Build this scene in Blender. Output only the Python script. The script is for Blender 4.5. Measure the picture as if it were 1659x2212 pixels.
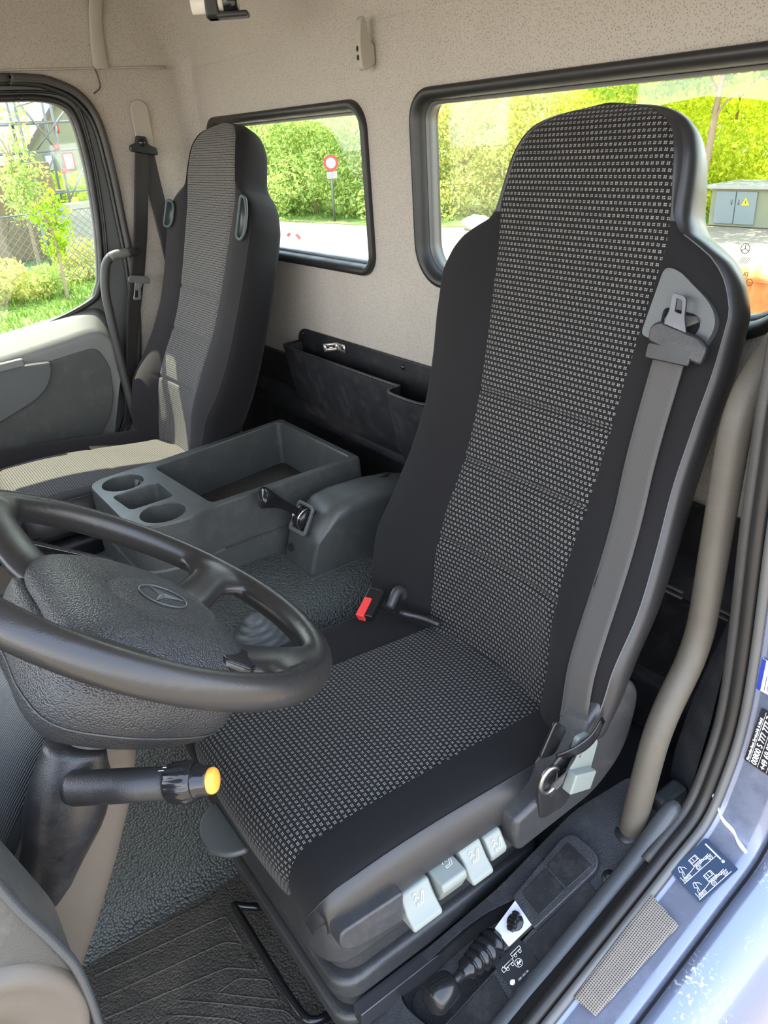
import bpy, bmesh, math, random
from mathutils import Vector, Matrix, noise
random.seed(7)
S = bpy.context.scene
for o in list(bpy.data.objects): bpy.data.objects.remove(o)
COL = S.collection

# ------------------------------------------------------------------ camera
cam_d = bpy.data.cameras.new('camera'); cam = bpy.data.objects.new('camera', cam_d); COL.objects.link(cam)
CR = Vector((0.58256303, 0.81008488, -0.06620275)); CU = Vector((-0.3336041, 0.31259042, 0.8893793)); CF = Vector((-0.74116706, 0.49603399, -0.45235126))
cam.matrix_world = Matrix(((CR.x, CU.x, -CF.x, 1.4928), (CR.y, CU.y, -CF.y, 0.4167), (CR.z, CU.z, -CF.z, 1.40), (0, 0, 0, 1)))
cam_d.sensor_fit = 'VERTICAL'; cam_d.sensor_height = 36.0; cam_d.sensor_width = 27.0
cam_d.lens = 1629.58 / 2212 * 36.0; cam_d.clip_start = 0.02; cam_d.clip_end = 400
S.camera = cam

# ------------------------------------------------------------------ light
S.view_settings.view_transform = 'Standard'; S.view_settings.look = 'None'; S.view_settings.gamma = 1.0
S.view_settings.use_curve_mapping = False
S.view_settings.exposure = 1.88
w = bpy.data.worlds.new('World'); S.world = w; w.use_nodes = True
wn = w.node_tree; wn.nodes.clear()
wo = wn.nodes.new('ShaderNodeOutputWorld'); wb = wn.nodes.new('ShaderNodeBackground')
wt = wn.nodes.new('ShaderNodeTexCoord'); ws = wn.nodes.new('ShaderNodeSeparateXYZ'); wr = wn.nodes.new('ShaderNodeValToRGB')
wn.links.new(wt.outputs['Generated'], ws.inputs[0]); wn.links.new(ws.outputs['Z'], wr.inputs[0])
wr.color_ramp.elements[0].position = 0.0; wr.color_ramp.elements[0].color = (0.90, 0.885, 0.85, 1)
wr.color_ramp.elements[1].position = 0.7; wr.color_ramp.elements[1].color = (0.38, 0.48, 0.68, 1)
e_ = wr.color_ramp.elements.new(0.25); e_.color = (0.66, 0.71, 0.80, 1)
wn.links.new(wr.outputs[0], wb.inputs[0]); wb.inputs[1].default_value = 2.1
wn.links.new(wb.outputs[0], wo.inputs[0])
sun_d = bpy.data.lights.new('sun', 'SUN'); sun_d.energy = 5.2; sun_d.angle = math.radians(0.6); sun_d.color = (1.0, 0.90, 0.74)
sun = bpy.data.objects.new('sun', sun_d); COL.objects.link(sun)
SUN_DIR = Vector((0.435, 0.085, -0.90)).normalized()
sun.rotation_euler = SUN_DIR.to_track_quat('-Z', 'Y').to_euler(); sun.location = (-8, -2, 8)

# ------------------------------------------------------------------ material helpers
class NT:
    def __init__(s, name):
        s.m = bpy.data.materials.new(name); s.m.use_nodes = True; s.t = s.m.node_tree; s.t.nodes.clear()
        s.out = s.n('ShaderNodeOutputMaterial'); s.b = s.n('ShaderNodeBsdfPrincipled'); s.l(s.b.outputs[0], s.out.inputs[0])
    def n(s, k): return s.t.nodes.new(k)
    def l(s, a, b): s.t.links.new(a, b)
    def set(s, k, v):
        i = s.b.inputs[k]
        if hasattr(v, 'is_output'): s.l(v, i)
        elif isinstance(v, (tuple, list)): i.default_value = (*v, 1.0) if len(v) == 3 else v
        else: i.default_value = v
    def math(s, op, a, b=None, c=None):
        x = s.n('ShaderNodeMath'); x.operation = op
        for i, v in enumerate((a, b, c)):
            if v is None: continue
            if hasattr(v, 'is_output'): s.l(v, x.inputs[i])
            else: x.inputs[i].default_value = v
        return x.outputs[0]
    def obj(s): return s.n('ShaderNodeTexCoord').outputs['Object']
    def uv(s): return s.n('ShaderNodeTexCoord').outputs['UV']
    def noise(s, scale, detail=3, rough=0.5, vec=None, dist=0):
        x = s.n('ShaderNodeTexNoise'); x.inputs['Scale'].default_value = scale; x.inputs['Detail'].default_value = detail
        x.inputs['Roughness'].default_value = rough; x.inputs['Distortion'].default_value = dist
        s.l(vec or s.obj(), x.inputs['Vector']); return x.outputs['Fac']
    def pebble(s, scale):
        d = s.vor(scale, 'F1'); return s.math('SUBTRACT', 1.0, s.math('MULTIPLY', s.math('MULTIPLY', d, d), 1.6))
    def vor(s, scale, feat='F1', vec=None, rnd=1.0):
        x = s.n('ShaderNodeTexVoronoi'); x.feature = feat; x.inputs['Scale'].default_value = scale
        x.inputs['Randomness'].default_value = rnd
        s.l(vec or s.obj(), x.inputs['Vector']); return x.outputs['Distance']
    def ramp(s, f, stops):
        x = s.n('ShaderNodeValToRGB'); s.l(f, x.inputs[0]); cr = x.color_ramp
        while len(cr.elements) < len(stops): cr.elements.new(0.5)
        for e, (p, c) in zip(cr.elements, stops):
            e.position = p; e.color = (*c, 1) if isinstance(c, (tuple, list)) else (c, c, c, 1)
        return x.outputs[0]
    def mix(s, f, a, b):
        x = s.n('ShaderNodeMix'); x.data_type = 'RGBA'
        for i, v in ((0, f), (6, a), (7, b)):
            if hasattr(v, 'is_output'): s.l(v, x.inputs[i])
            elif isinstance(v, (tuple, list)): x.inputs[i].default_value = (*v, 1)
            else: x.inputs[i].default_value = v
        return x.outputs[2]
    def bump(s, h, strength=0.3, dist=0.002, prev=None):
        x = s.n('ShaderNodeBump'); x.inputs['Strength'].default_value = strength; x.inputs['Distance'].default_value = dist
        s.l(h, x.inputs['Height'])
        if prev: s.l(prev, x.inputs['Normal'])
        s.l(x.outputs[0], s.b.inputs['Normal']); return x.outputs[0]
    def stretch(s, sc, src=None):
        x = s.n('ShaderNodeMapping'); x.inputs['Scale'].default_value = sc; s.l(src or s.obj(), x.inputs[0]); return x.outputs[0]

M = {}
def plain(name, c, rough=0.5, metal=0.0, var=0.12, grain=0, gstr=0.25, gdist=0.0006, spec=0.5, coat=0, dust=None):
    k = NT(name); f = k.noise(9, 4, 0.6)
    dk = tuple(v * (1 - var) for v in c); lt = tuple(min(1, v * (1 + var)) for v in c)
    col = k.mix(f, dk, lt)
    if dust:
        d = k.noise(23, 6, 0.75); d2 = k.ramp(d, [(0.5, 0.0), (0.75, dust[1])]); col = k.mix(d2, col, dust[0])
    k.set('Base Color', col)
    k.set('Metallic', metal); k.set('Specular IOR Level', spec)
    r = k.ramp(k.noise(14, 5, 0.6), [(0.3, max(0.02, rough - 0.06)), (0.7, min(1, rough + 0.08))]); k.set('Roughness', r)
    if grain: k.bump(k.pebble(grain), gstr, gdist)
    if coat: k.set('Coat Weight', coat); k.set('Coat Roughness', 0.06)
    M[name] = k.m; return k.m

def headliner(name, c):
    k = NT(name); d = k.vor(300); dots = k.ramp(d, [(0.17, 1.0), (0.36, 0.0)])
    mott = k.noise(5, 3); base = k.mix(mott, tuple(v * 0.93 for v in c), tuple(v * 1.07 for v in c))
    k.set('Base Color', k.mix(k.math('MULTIPLY', dots, 0.62), base, (0.12, 0.105, 0.09)))
    k.set('Roughness', 0.85); k.set('Specular IOR Level', 0.25)
    h = k.math('SUBTRACT', k.noise(330, 2), k.math('MULTIPLY', dots, 0.9)); k.bump(h, 0.35, 0.0008)
    M[name] = k.m
headliner('headliner', (0.405, 0.37, 0.32))
plain('strip_beige', (0.36, 0.335, 0.28), 0.6, grain=700, gstr=0.12)
plain('plastic_black', (0.015, 0.015, 0.016), 0.36, grain=620, gstr=0.18, dust=((0.12, 0.11, 0.10), 0.25))
plain('plastic_panel', (0.012, 0.012, 0.014), 0.50, grain=700, gstr=0.12, dust=((0.10, 0.095, 0.09), 0.35))
plain('plastic_console', (0.056, 0.059, 0.055), 0.36, grain=640, gstr=0.22, dust=((0.17, 0.17, 0.16), 0.25))
plain('plastic_cover', (0.034, 0.035, 0.036), 0.36, grain=640, gstr=0.2, dust=((0.16, 0.155, 0.14), 0.2))
plain('plastic_grey', (0.078, 0.085, 0.083), 0.40, grain=700, gstr=0.15)
plain('plastic_lightgrey', (0.155, 0.160, 0.150), 0.45, grain=800, gstr=0.12)
plain('plastic_wheel', (0.034, 0.035, 0.036), 0.30, grain=480, gstr=0.7, gdist=0.0010)
plain('wheel_leather', (0.024, 0.0225, 0.021), 0.30, grain=800, gstr=0.10)
plain('column_tan', (0.095, 0.082, 0.066), 0.5, grain=900, gstr=0.15)
plain('rubber_seal', (0.018, 0.017, 0.016), 0.42)
plain('rubber_grey', (0.11, 0.11, 0.105), 0.35)
plain('gloss_black', (0.012, 0.012, 0.013), 0.16)
plain('steel', (0.30, 0.30, 0.30), 0.28, metal=1.0)
plain('dark_steel', (0.085, 0.085, 0.09), 0.30, metal=0.7)
plain('satin_black', (0.014, 0.014, 0.015), 0.38)
plain('chrome', (0.60, 0.60, 0.60), 0.14, metal=1.0)
plain('zinc', (0.50, 0.46, 0.42), 0.38, metal=0.8, dust=((0.30, 0.14, 0.06), 0.8))
plain('switch_grey', (0.20, 0.225, 0.205), 0.36)
plain('switch_symbol', (0.72, 0.74, 0.72), 0.4)
plain('button_orange', (0.95, 0.36, 0.05), 0.42, var=0.05)
plain('button_red', (0.75, 0.05, 0.05), 0.35, var=0.05)
plain('white_plate', (0.62, 0.63, 0.65), 0.35, var=0.04, dust=((0.35, 0.35, 0.35), 0.3))
plain('sticker_black', (0.014, 0.014, 0.016), 0.4)
plain('sticker_white', (0.80, 0.80, 0.80), 0.45, var=0.03)
plain('sticker_navy', (0.028, 0.050, 0.095), 0.35, var=0.25)
plain('sticker_blue', (0.03, 0.05, 0.35), 0.35, var=0.05)
plain('seat_vinyl', (0.022, 0.022, 0.023), 0.38, grain=1100, gstr=0.10)
plain('sill_trim', (0.050, 0.054, 0.057), 0.32, grain=800, gstr=0.22)
plain('stitch', (0.11, 0.112, 0.115), 0.85)
plain('piping', (0.06, 0.085, 0.09), 0.55)
plain('light_cream', (0.78, 0.76, 0.68), 0.4)
plain('net_black', (0.01, 0.01, 0.01), 0.8)

def paint():
    k = NT('paint'); k.set('Base Color', k.mix(k.noise(3, 2), (0.14, 0.165, 0.23), (0.18, 0.20, 0.265)))
    k.set('Metallic', 0.35); k.set('Roughness', k.ramp(k.noise(30, 6, 0.7), [(0.4, 0.16), (0.75, 0.5)])); k.set('Coat Weight', 0.5)
    M['paint'] = k.m
    k = NT('paint_dirty'); sp = k.ramp(k.noise(150, 4, 0.7), [(0.56, 0.0), (0.66, 1.0)]); ar = k.ramp(k.noise(9, 3), [(0.48, 0.0), (0.62, 1.0)])
    k.set('Base Color', k.mix(k.math('MULTIPLY', sp, ar), (0.16, 0.19, 0.27), (0.75, 0.75, 0.75)))
    k.set('Metallic', 0.35); k.set('Roughness', 0.25); k.set('Coat Weight', 0.4); M['paint_dirty'] = k.m
paint()

def fabric_plain(name, c, sh=0.25):
    k = NT(name); uv = k.stretch((1, 1, 1))
    a = k.n('ShaderNodeTexWave'); a.wave_type = 'BANDS'; a.bands_direction = 'DIAGONAL'; a.inputs['Scale'].default_value = 420; a.inputs['Distortion'].default_value = 1.2
    a.inputs['Detail'].default_value = 1; k.l(uv, a.inputs[0])
    k.set('Base Color', k.mix(a.outputs['Fac'], tuple(v * 0.75 for v in c), tuple(v * 1.35 for v in c)))
    k.set('Roughness', 0.9); k.set('Specular IOR Level', 0.2); k.set('Sheen Weight', sh); k.set('Sheen Roughness', 0.5); k.set('Sheen Tint', (0.8, 0.75, 0.75))
    k.bump(k.math('ADD', a.outputs['Fac'], k.noise(500, 2)), 0.3, 0.0006); M[name] = k.m
fabric_plain('fabric_dark', (0.011, 0.0105, 0.011), 0.04)
fabric_plain('fabric_brown', (0.017, 0.015, 0.016), 0.10)

def fabric_pattern(name, pu, pv, cu, cv, light, dark, stag=0.5):
    # rows of small light woven blocks, each of 2 x 2 short dashes, every second row shifted
    k = NT(name); sp = k.n('ShaderNodeSeparateXYZ'); k.l(k.uv(), sp.inputs[0])
    U = k.math('DIVIDE', sp.outputs[0], pu); Vv = k.math('DIVIDE', sp.outputs[1], pv)
    row = k.math('FLOOR', Vv); sh = k.math('MULTIPLY', k.math('PINGPONG', row, 1.0), stag)
    fu = k.math('FRACT', k.math('ADD', U, sh)); fv = k.math('FRACT', Vv)
    def win(x, a, b): return k.math('MULTIPLY', k.math('GREATER_THAN', x, a), k.math('LESS_THAN', x, b))
    def two(x, a0, wd, gap):
        return k.math('ADD', win(x, a0, a0 + wd), win(x, a0 + wd + gap, a0 + 2 * wd + gap))
    mask = k.math('MULTIPLY', two(fu, *cu), two(fv, *cv))
    jit = k.noise(420, 2)
    mask = k.math('MULTIPLY', mask, k.ramp(jit, [(0.25, 0.55), (0.6, 1.0)]))
    rib = k.math('SINE', k.math('MULTIPLY', sp.outputs[1], 2 * math.pi / (pv / 5)))
    dk = k.mix(k.math('MULTIPLY_ADD', rib, 0.5, 0.5), tuple(v * 0.7 for v in dark), tuple(v * 1.5 for v in dark))
    k.set('Base Color', k.mix(mask, dk, light)); k.set('Roughness', 0.85); k.set('Specular IOR Level', 0.2); k.set('Sheen Weight', 0.08)
    k.bump(k.math('ADD', k.math('MULTIPLY', rib, 0.35), mask), 0.35, 0.0006); M[name] = k.m
fabric_pattern('fabric_dots', 0.0083, 0.0086, (0.18, 0.22, 0.10), (0.26, 0.19, 0.09), (0.30, 0.28, 0.255), (0.007, 0.007, 0.007))
fabric_pattern('fabric_blocks', 0.0088, 0.0064, (0.08, 0.37, 0.06), (0.10, 0.33, 0.06), (0.20, 0.178, 0.162), (0.008, 0.011, 0.012))

def webbing(name, c):
    k = NT(name); sp = k.n('ShaderNodeSeparateXYZ'); k.l(k.uv(), sp.inputs[0])
    r = k.math('SINE', k.math('MULTIPLY', sp.outputs[1], 2 * math.pi / 0.0022)); q = k.math('SINE', k.math('MULTIPLY', sp.outputs[0], 2 * math.pi / 0.0016))
    h = k.math('MULTIPLY_ADD', k.math('ADD', r, k.math('MULTIPLY', q, 0.4)), 0.35, 0.5)
    k.set('Base Color', k.mix(h, tuple(v * 0.72 for v in c), tuple(v * 1.2 for v in c))); k.set('Roughness', 0.6); k.set('Specular IOR Level', 0.35)
    k.set('Sheen Weight', 0.15); k.bump(h, 0.35, 0.0005); M[name] = k.m
webbing('belt_grey', (0.062, 0.058, 0.053)); webbing('belt_dark', (0.022, 0.020, 0.019))

def foam(name, c):
    k = NT(name); k.set('Base Color', k.mix(k.noise(20, 5, 0.7), tuple(v * 0.8 for v in c), tuple(v * 1.25 for v in c)))
    k.set('Roughness', 0.5); k.bump(k.vor(430, 'DISTANCE_TO_EDGE'), 0.55, 0.0008); M[name] = k.m
foam('foam_grip', (0.090, 0.080, 0.062)); foam('foam_dark', (0.045, 0.043, 0.040))

def rubber_floor(name, c, sc, st):
    k = NT(name); dst = k.ramp(k.noise(7, 6, 0.7, dist=0.5), [(0.42, 0.0), (0.72, 0.55)])
    k.set('Base Color', k.mix(dst, c, (0.16, 0.135, 0.10))); k.set('Roughness', k.ramp(dst, [(0, 0.38), (0.6, 0.75)]))
    k.bump(k.pebble(sc), st, 0.0014); M[name] = k.m
rubber_floor('rubber_mat', (0.075, 0.070, 0.060), 230, 0.9)
k = NT('rubber_tunnel'); k.set('Base Color', k.mix(k.noise(6, 5), (0.056, 0.064, 0.059), (0.080, 0.088, 0.080))); k.set('Roughness', 0.36)
k.bump(k.pebble(190), 0.9, 0.0022); M['rubber_tunnel'] = k.m
plain('sill_plastic', (0.026, 0.027, 0.029), 0.42, grain=520, gstr=0.3, gdist=0.001, dust=((0.15, 0.15, 0.15), 0.2))

k = NT('ribbed_grey'); sp = k.n('ShaderNodeSeparateXYZ'); k.l(k.uv(), sp.inputs[0])
rb = k.math('SINE', k.math('MULTIPLY', sp.outputs[0], 2 * math.pi / 0.0028)); k.set('Base Color', (0.085, 0.09, 0.09)); k.set('Roughness', 0.42); k.bump(rb, 0.7, 0.0012); M['ribbed_grey'] = k.m

k = NT('glass'); k.t.nodes.remove(k.b); tr = k.n('ShaderNodeBsdfTransparent'); gl = k.n('ShaderNodeBsdfGlossy'); mx = k.n('ShaderNodeMixShader')
tr.inputs[0].default_value = (0.90, 0.95, 0.91, 1); gl.inputs['Roughness'].default_value = 0.03; mx.inputs[0].default_value = 0.05
k.l(tr.outputs[0], mx.inputs[1]); k.l(gl.outputs[0], mx.inputs[2]); k.l(mx.outputs[0], k.out.inputs[0]); M['glass'] = k.m

k = NT('step_waffle'); sp = k.n('ShaderNodeSeparateXYZ'); k.l(k.uv(), sp.inputs[0])
a = k.math('SINE', k.math('MULTIPLY', sp.outputs[0], 2 * math.pi / 0.0032)); b = k.math('SINE', k.math('MULTIPLY', sp.outputs[1], 2 * math.pi / 0.0032))
h = k.math('MAXIMUM', a, b); k.set('Base Color', k.mix(k.ramp(h, [(0.45, 0.0), (0.8, 1.0)]), (0.08, 0.068, 0.055), (0.32, 0.28, 0.235))); k.set('Roughness', 0.5); k.bump(h, 0.5, 0.001); M['step_waffle'] = k.m

# outdoors
def leaf(name, a, b):
    k = NT(name); oi = k.n('ShaderNodeNewGeometry')
    k.set('Base Color', k.mix(oi.outputs['Random Per Island'], a, b)); k.set('Roughness', 0.55); k.set('Specular IOR Level', 0.2)
    ts = k.n('ShaderNodeBsdfTranslucent'); k.l(k.mix(oi.outputs['Random Per Island'], a, b), ts.inputs[0]); mx = k.n('ShaderNodeMixShader'); mx.inputs[0].default_value = 0.45
    k.l(k.b.outputs[0], mx.inputs[1]); k.l(ts.outputs[0], mx.inputs[2]); k.l(mx.outputs[0], k.out.inputs[0]); M[name] = k.m
leaf('leaf_yellow', (0.46, 0.55, 0.02), (0.88, 0.90, 0.09)); leaf('leaf_green', (0.30, 0.42, 0.10), (0.58, 0.66, 0.22)); leaf('leaf_dry', (0.58, 0.46, 0.16), (0.52, 0.62, 0.16))
leaf('leaf_bright', (0.20, 0.36, 0.015), (0.46, 0.58, 0.05)); leaf('grass_blade', (0.13, 0.25, 0.03), (0.28, 0.38, 0.09)); leaf('grass_dry', (0.52, 0.46, 0.20), (0.42, 0.50, 0.16))
plain('bark', (0.34, 0.24, 0.16), 0.9, grain=40, gstr=0.5, gdist=0.01); plain('concrete', (0.34, 0.31, 0.26), 0.9); plain('kerb_stone', (0.36, 0.34, 0.30), 0.9)
k = NT('asphalt'); k.set('Base Color', k.mix(k.noise(1.2, 6, 0.7), (0.22, 0.18, 0.13), (0.31, 0.255, 0.19))); k.set('Roughness', 0.95); M['asphalt'] = k.m
k = NT('grass'); k.set('Base Color', k.mix(k.ramp(k.noise(1.1, 6, 0.7), [(0.35, 0), (0.65, 1)]), (0.08, 0.16, 0.025), (0.20, 0.24, 0.07))); k.set('Roughness', 0.95); k.bump(k.noise(30, 4), 0.8, 0.03); M['grass'] = k.m
k = NT('rust'); k.set('Base Color', k.ramp(k.noise(4, 8, 0.7, dist=0.6), [(0.3, (0.42, 0.12, 0.03)), (0.5, (0.62, 0.24, 0.07)), (0.7, (0.70, 0.46, 0.28))])); k.set('Roughness', 0.85); k.bump(k.noise(30, 5), 0.5, 0.01); M['rust'] = k.m
plain('house_plaster', (0.23, 0.225, 0.15), 0.9, var=0.05); plain('roof_tile', (0.12, 0.10, 0.09), 0.8); plain('stained_wall', (0.20, 0.14, 0.08), 0.9, var=0.4)
plain('sign_red', (0.72, 0.05, 0.05), 0.5, var=0.03); plain('sign_white', (0.50, 0.50, 0.50), 0.5, var=0.03); plain('sign_yellow', (0.9, 0.55, 0.02), 0.5, var=0.03)
plain('galvanised', (0.18, 0.185, 0.19), 0.4, metal=0.4); plain('cabinet_grey', (0.20, 0.225, 0.23), 0.6, var=0.05); plain('tyre', (0.16, 0.14, 0.11), 0.9)
plain('window_dark', (0.08, 0.09, 0.10), 0.2); plain('red_paint', (0.6, 0.06, 0.05), 0.5)

# ------------------------------------------------------------------ geometry helpers
WP = {}     # world position of every root or part origin
def thing(name, label, cat, loc, group=None):
    o = bpy.data.objects.new(name, None); COL.objects.link(o); o.location = loc; o.empty_display_size = 0.05
    o['label'] = label; o['category'] = cat
    if group: o['group'] = group
    WP[o] = Vector(loc); return o
def setp(o, label=None, cat=None, group=None, kind=None):
    if label: o['label'] = label
    if cat: o['category'] = cat
    if group: o['group'] = group
    if kind: o['kind'] = kind
    return o
def obj(name, bm, mat, parent=None, smooth=True, bevel=0, seg=3, sub=0, wn_=True, solid=0, plabel=None):
    """bm is in world coordinates; the object's origin becomes its parent's origin, or its own base when top-level"""
    me = bpy.data.meshes.new(name)
    bmesh.ops.recalc_face_normals(bm, faces=bm.faces)
    if parent is not None: off = WP[parent]
    else:
        xs = [v.co for v in bm.verts]
        off = Vector(((min(c.x for c in xs) + max(c.x for c in xs)) / 2, (min(c.y for c in xs) + max(c.y for c in xs)) / 2, min(c.z for c in xs)))
    bmesh.ops.translate(bm, verts=bm.verts, vec=-off)
    bm.to_mesh(me); bm.free()
    mats = mat if isinstance(mat, (list, tuple)) else [mat]
    for m_ in mats: me.materials.append(M[m_])
    if smooth: me.shade_smooth()
    o = bpy.data.objects.new(name, me); COL.objects.link(o)
    if parent is not None: o.parent = parent
    else: o.location = off
    WP[o] = off
    if solid:
        k = o.modifiers.new('solid', 'SOLIDIFY'); k.thickness = solid; k.offset = 0
    if bevel:
        k = o.modifiers.new('bevel', 'BEVEL'); k.width = bevel; k.segments = seg; k.limit_method = 'ANGLE'; k.angle_limit = math.radians(35)
    if sub:
        k = o.modifiers.new('sub', 'SUBSURF'); k.levels = sub; k.render_levels = sub
    if (bevel or solid) and smooth and wn_:
        k = o.modifiers.new('wn', 'WEIGHTED_NORMAL'); k.keep_sharp = False
    if plabel: o['label'] = plabel
    return o
BM = bmesh.new
def frame(o, ex, ey, ez=None):
    ex = Vector(ex).normalized(); ey = Vector(ey); ey = (ey - ex * ey.dot(ex)).normalized(); ez = ex.cross(ey)
    return Matrix(((ex.x, ey.x, ez.x, o[0]), (ex.y, ey.y, ez.y, o[1]), (ex.z, ey.z, ez.z, o[2]), (0, 0, 0, 1)))
ID = Matrix.Identity(4)
def box(bm, a, b, fr=ID):
    vs = [bm.verts.new(fr @ Vector((x, y, z))) for z in (a[2], b[2]) for y in (a[1], b[1]) for x in (a[0], b[0])]
    for f in ((0, 1, 3, 2), (4, 6, 7, 5), (0, 4, 5, 1), (2, 3, 7, 6), (0, 2, 6, 4), (1, 5, 7, 3)): bm.faces.new([vs[i] for i in f])
    return bm
def crom(pts, n=6, closed=False):
    P = [Vector(p) for p in pts]; out = []; L = len(P)
    if L < 3 and not closed: return [P[0].lerp(P[1], i / n) for i in range(n + 1)]
    for i in range(L if closed else L - 1):
        p1, p2 = P[i], P[(i + 1) % L]
        p0 = P[(i - 1) % L] if closed or i > 0 else p1 * 2 - p2
        p3 = P[(i + 2) % L] if closed or i < L - 2 else p2 * 2 - p1
        for j in range(n):
            t = j / n; out.append(0.5 * ((2 * p1) + (p2 - p0) * t + (2 * p0 - 5 * p1 + 4 * p2 - p3) * t * t + (3 * p1 - p0 - 3 * p2 + p3) * t ** 3))
    if not closed: out.append(P[-1])
    return out
def fillet(pts, r, n=6):
    P = [Vector(p) for p in pts]; out = [P[0]]
    for i in range(1, len(P) - 1):
        a, b, c = P[i - 1], P[i], P[i + 1]; d1 = min(r, (a - b).length * 0.45); d2 = min(r, (c - b).length * 0.45)
        s = b + (a - b).normalized() * d1; e = b + (c - b).normalized() * d2
        for j in range(n + 1):
            t = j / n; out.append(s * (1 - t) ** 2 + b * 2 * t * (1 - t) + e * t * t)
    out.append(P[-1]); return out
def tube(bm, path, r, seg=12, closed=False, prof=None, caps=True, up=None):
    P = [Vector(p) for p in path]; n = len(P); rr = r if callable(r) else (lambda t: r); uvl = bm.loops.layers.uv.verify()
    T = []
    for i in range(n):
        a = P[(i - 1) % n] if closed or i > 0 else P[0]; b = P[(i + 1) % n] if closed or i < n - 1 else P[-1]
        T.append((b - a).normalized())
    u = Vector(up) if up else (Vector((0, 0, 1)) if abs(T[0].z) < 0.9 else Vector((1, 0, 0)))
    rings = []; L = 0
    for i in range(n):
        u = (u - T[i] * u.dot(T[i])).normalized(); v = T[i].cross(u); R = rr(i / max(1, n - 1)); ring = []
        for k in range(seg):
            a = 2 * math.pi * k / seg
            x, y = (math.cos(a), math.sin(a)) if not prof else prof(a)
            ring.append(bm.verts.new(P[i] + (u * x + v * y) * R))
        rings.append(ring)
    for i in range(n if closed else n - 1):
        A, B = rings[i], rings[(i + 1) % n]
        for k in range(seg): bm.faces.new((A[k], A[(k + 1) % seg], B[(k + 1) % seg], B[k]))
    if caps and not closed: bm.faces.new(rings[0][::-1]); bm.faces.new(rings[-1])
    return bm
def lathe(bm, prof, fr, seg=32, a0=0, a1=2 * math.pi, caps=True):
    """prof: list of (radius, height) turned about the frame's z axis"""
    full = abs(a1 - a0 - 2 * math.pi) < 1e-6; n = seg if full else seg + 1; rings = []
    for r, h in prof:
        rings.append([bm.verts.new(fr @ Vector((r * math.cos(a0 + (a1 - a0) * k / seg), r * math.sin(a0 + (a1 - a0) * k / seg), h))) for k in range(n)])
    for i in range(len(rings) - 1):
        for k in range(n if full else n - 1):
            a, b, c, d = rings[i][k], rings[i][(k + 1) % n], rings[i + 1][(k + 1) % n], rings[i + 1][k]
            bm.faces.new((a, b, c, d))
    if full and caps:
        if prof[0][0] > 1e-5: bm.faces.new(rings[0][::-1])
        if prof[-1][0] > 1e-5: bm.faces.new(rings[-1])
    bmesh.ops.remove_doubles(bm, verts=bm.verts, dist=1e-6)
    return bm
def plate(bm, outer, holes, th, fr=ID):
    """outer / holes: 2D loops; solid of thickness th along the frame's z (0..th)"""
    loops = [outer] + list(holes); edges = []; made = []
    for lp in loops:
        vs = [bm.verts.new(fr @ Vector((p[0], p[1], 0))) for p in lp]; made.append(vs)
        for i in range(len(vs)): edges.append(bm.edges.new((vs[i], vs[(i + 1) % len(vs)])))
    if holes: fs = [g for g in bmesh.ops.triangle_fill(bm, use_beauty=True, use_dissolve=False, edges=edges)['geom'] if isinstance(g, bmesh.types.BMFace)]
    else: fs = [bm.faces.new(made[0])]
    if th:
        mp = {}; ez = (fr.to_3x3() @ Vector((0, 0, 1))) * th
        for vs in made:
            for v in vs: mp[v] = bm.verts.new(v.co + ez)
        for f in fs: bm.faces.new([mp[v] for v in reversed(f.verts)])
        for vs in made:
            for i in range(len(vs)):
                a, b = vs[i], vs[(i + 1) % len(vs)]; bm.faces.new((a, b, mp[b], mp[a]))
    return bm
def rrect(x0, x1, y0, y1, r, n=6):
    rs = r if isinstance(r, (list, tuple)) else [r] * 4; out = []
    for (cx, cy, a, rad) in ((x1 - rs[0], y0 + rs[0], -90, rs[0]), (x1 - rs[1], y1 - rs[1], 0, rs[1]), (x0 + rs[2], y1 - rs[2], 90, rs[2]), (x0 + rs[3], y0 + rs[3], 180, rs[3])):
        for k in range(n + 1):
            t = math.radians(a + 90 * k / n); out.append((cx + rad * math.cos(t), cy + rad * math.sin(t)))
    return out
def rpoly(pts, r, n=5):
    """rounded closed polygon"""
    out = []; L = len(pts)
    for i in range(L):
        a, b, c = Vector(pts[i - 1]), Vector(pts[i]), Vector(pts[(i + 1) % L]); rr = r[i] if isinstance(r, (list, tuple)) else r
        d1 = min(rr, (a - b).length * 0.48); d2 = min(rr, (c - b).length * 0.48)
        s = b + (a - b).normalized() * d1; e = b + (c - b).normalized() * d2
        for j in range(n + 1):
            t = j / n; q = s * (1 - t) ** 2 + b * 2 * t * (1 - t) + e * t * t; out.append((q.x, q.y))
    return out
def grid(bm, rows, closed=False, uvs=None, cap0=False, cap1=False):
    uvl = bm.loops.layers.uv.verify(); R = [[bm.verts.new(p) for p in row] for row in rows]; n = len(rows[0])
    for i in range(len(R) - 1):
        for k in range(n if closed else n - 1):
            k2 = (k + 1) % n; q = ((i, k), (i, k2), (i + 1, k2), (i + 1, k))
            try: f = bm.faces.new([R[a][b] for a, b in q])
            except ValueError: continue
            if uvs:
                for lp, (a, b) in zip(f.loops, q): lp[uvl].uv = uvs[a][b]
    if cap0: bm.faces.new(R[0][::-1])
    if cap1: bm.faces.new(R[-1])
    return bm
def arcuv(rows):
    mid = [row[len(row) // 2] for row in rows]; v = [0]
    for i in range(1, len(mid)): v.append(v[-1] + (Vector(mid[i]) - Vector(mid[i - 1])).length)
    out = []
    for i, row in enumerate(rows):
        u = [0]
        for k in range(1, len(row)): u.append(u[-1] + (Vector(row[k]) - Vector(row[k - 1])).length)
        c = u[len(row) // 2]; out.append([(x - c, v[i]) for x in u])
    return out
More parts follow.
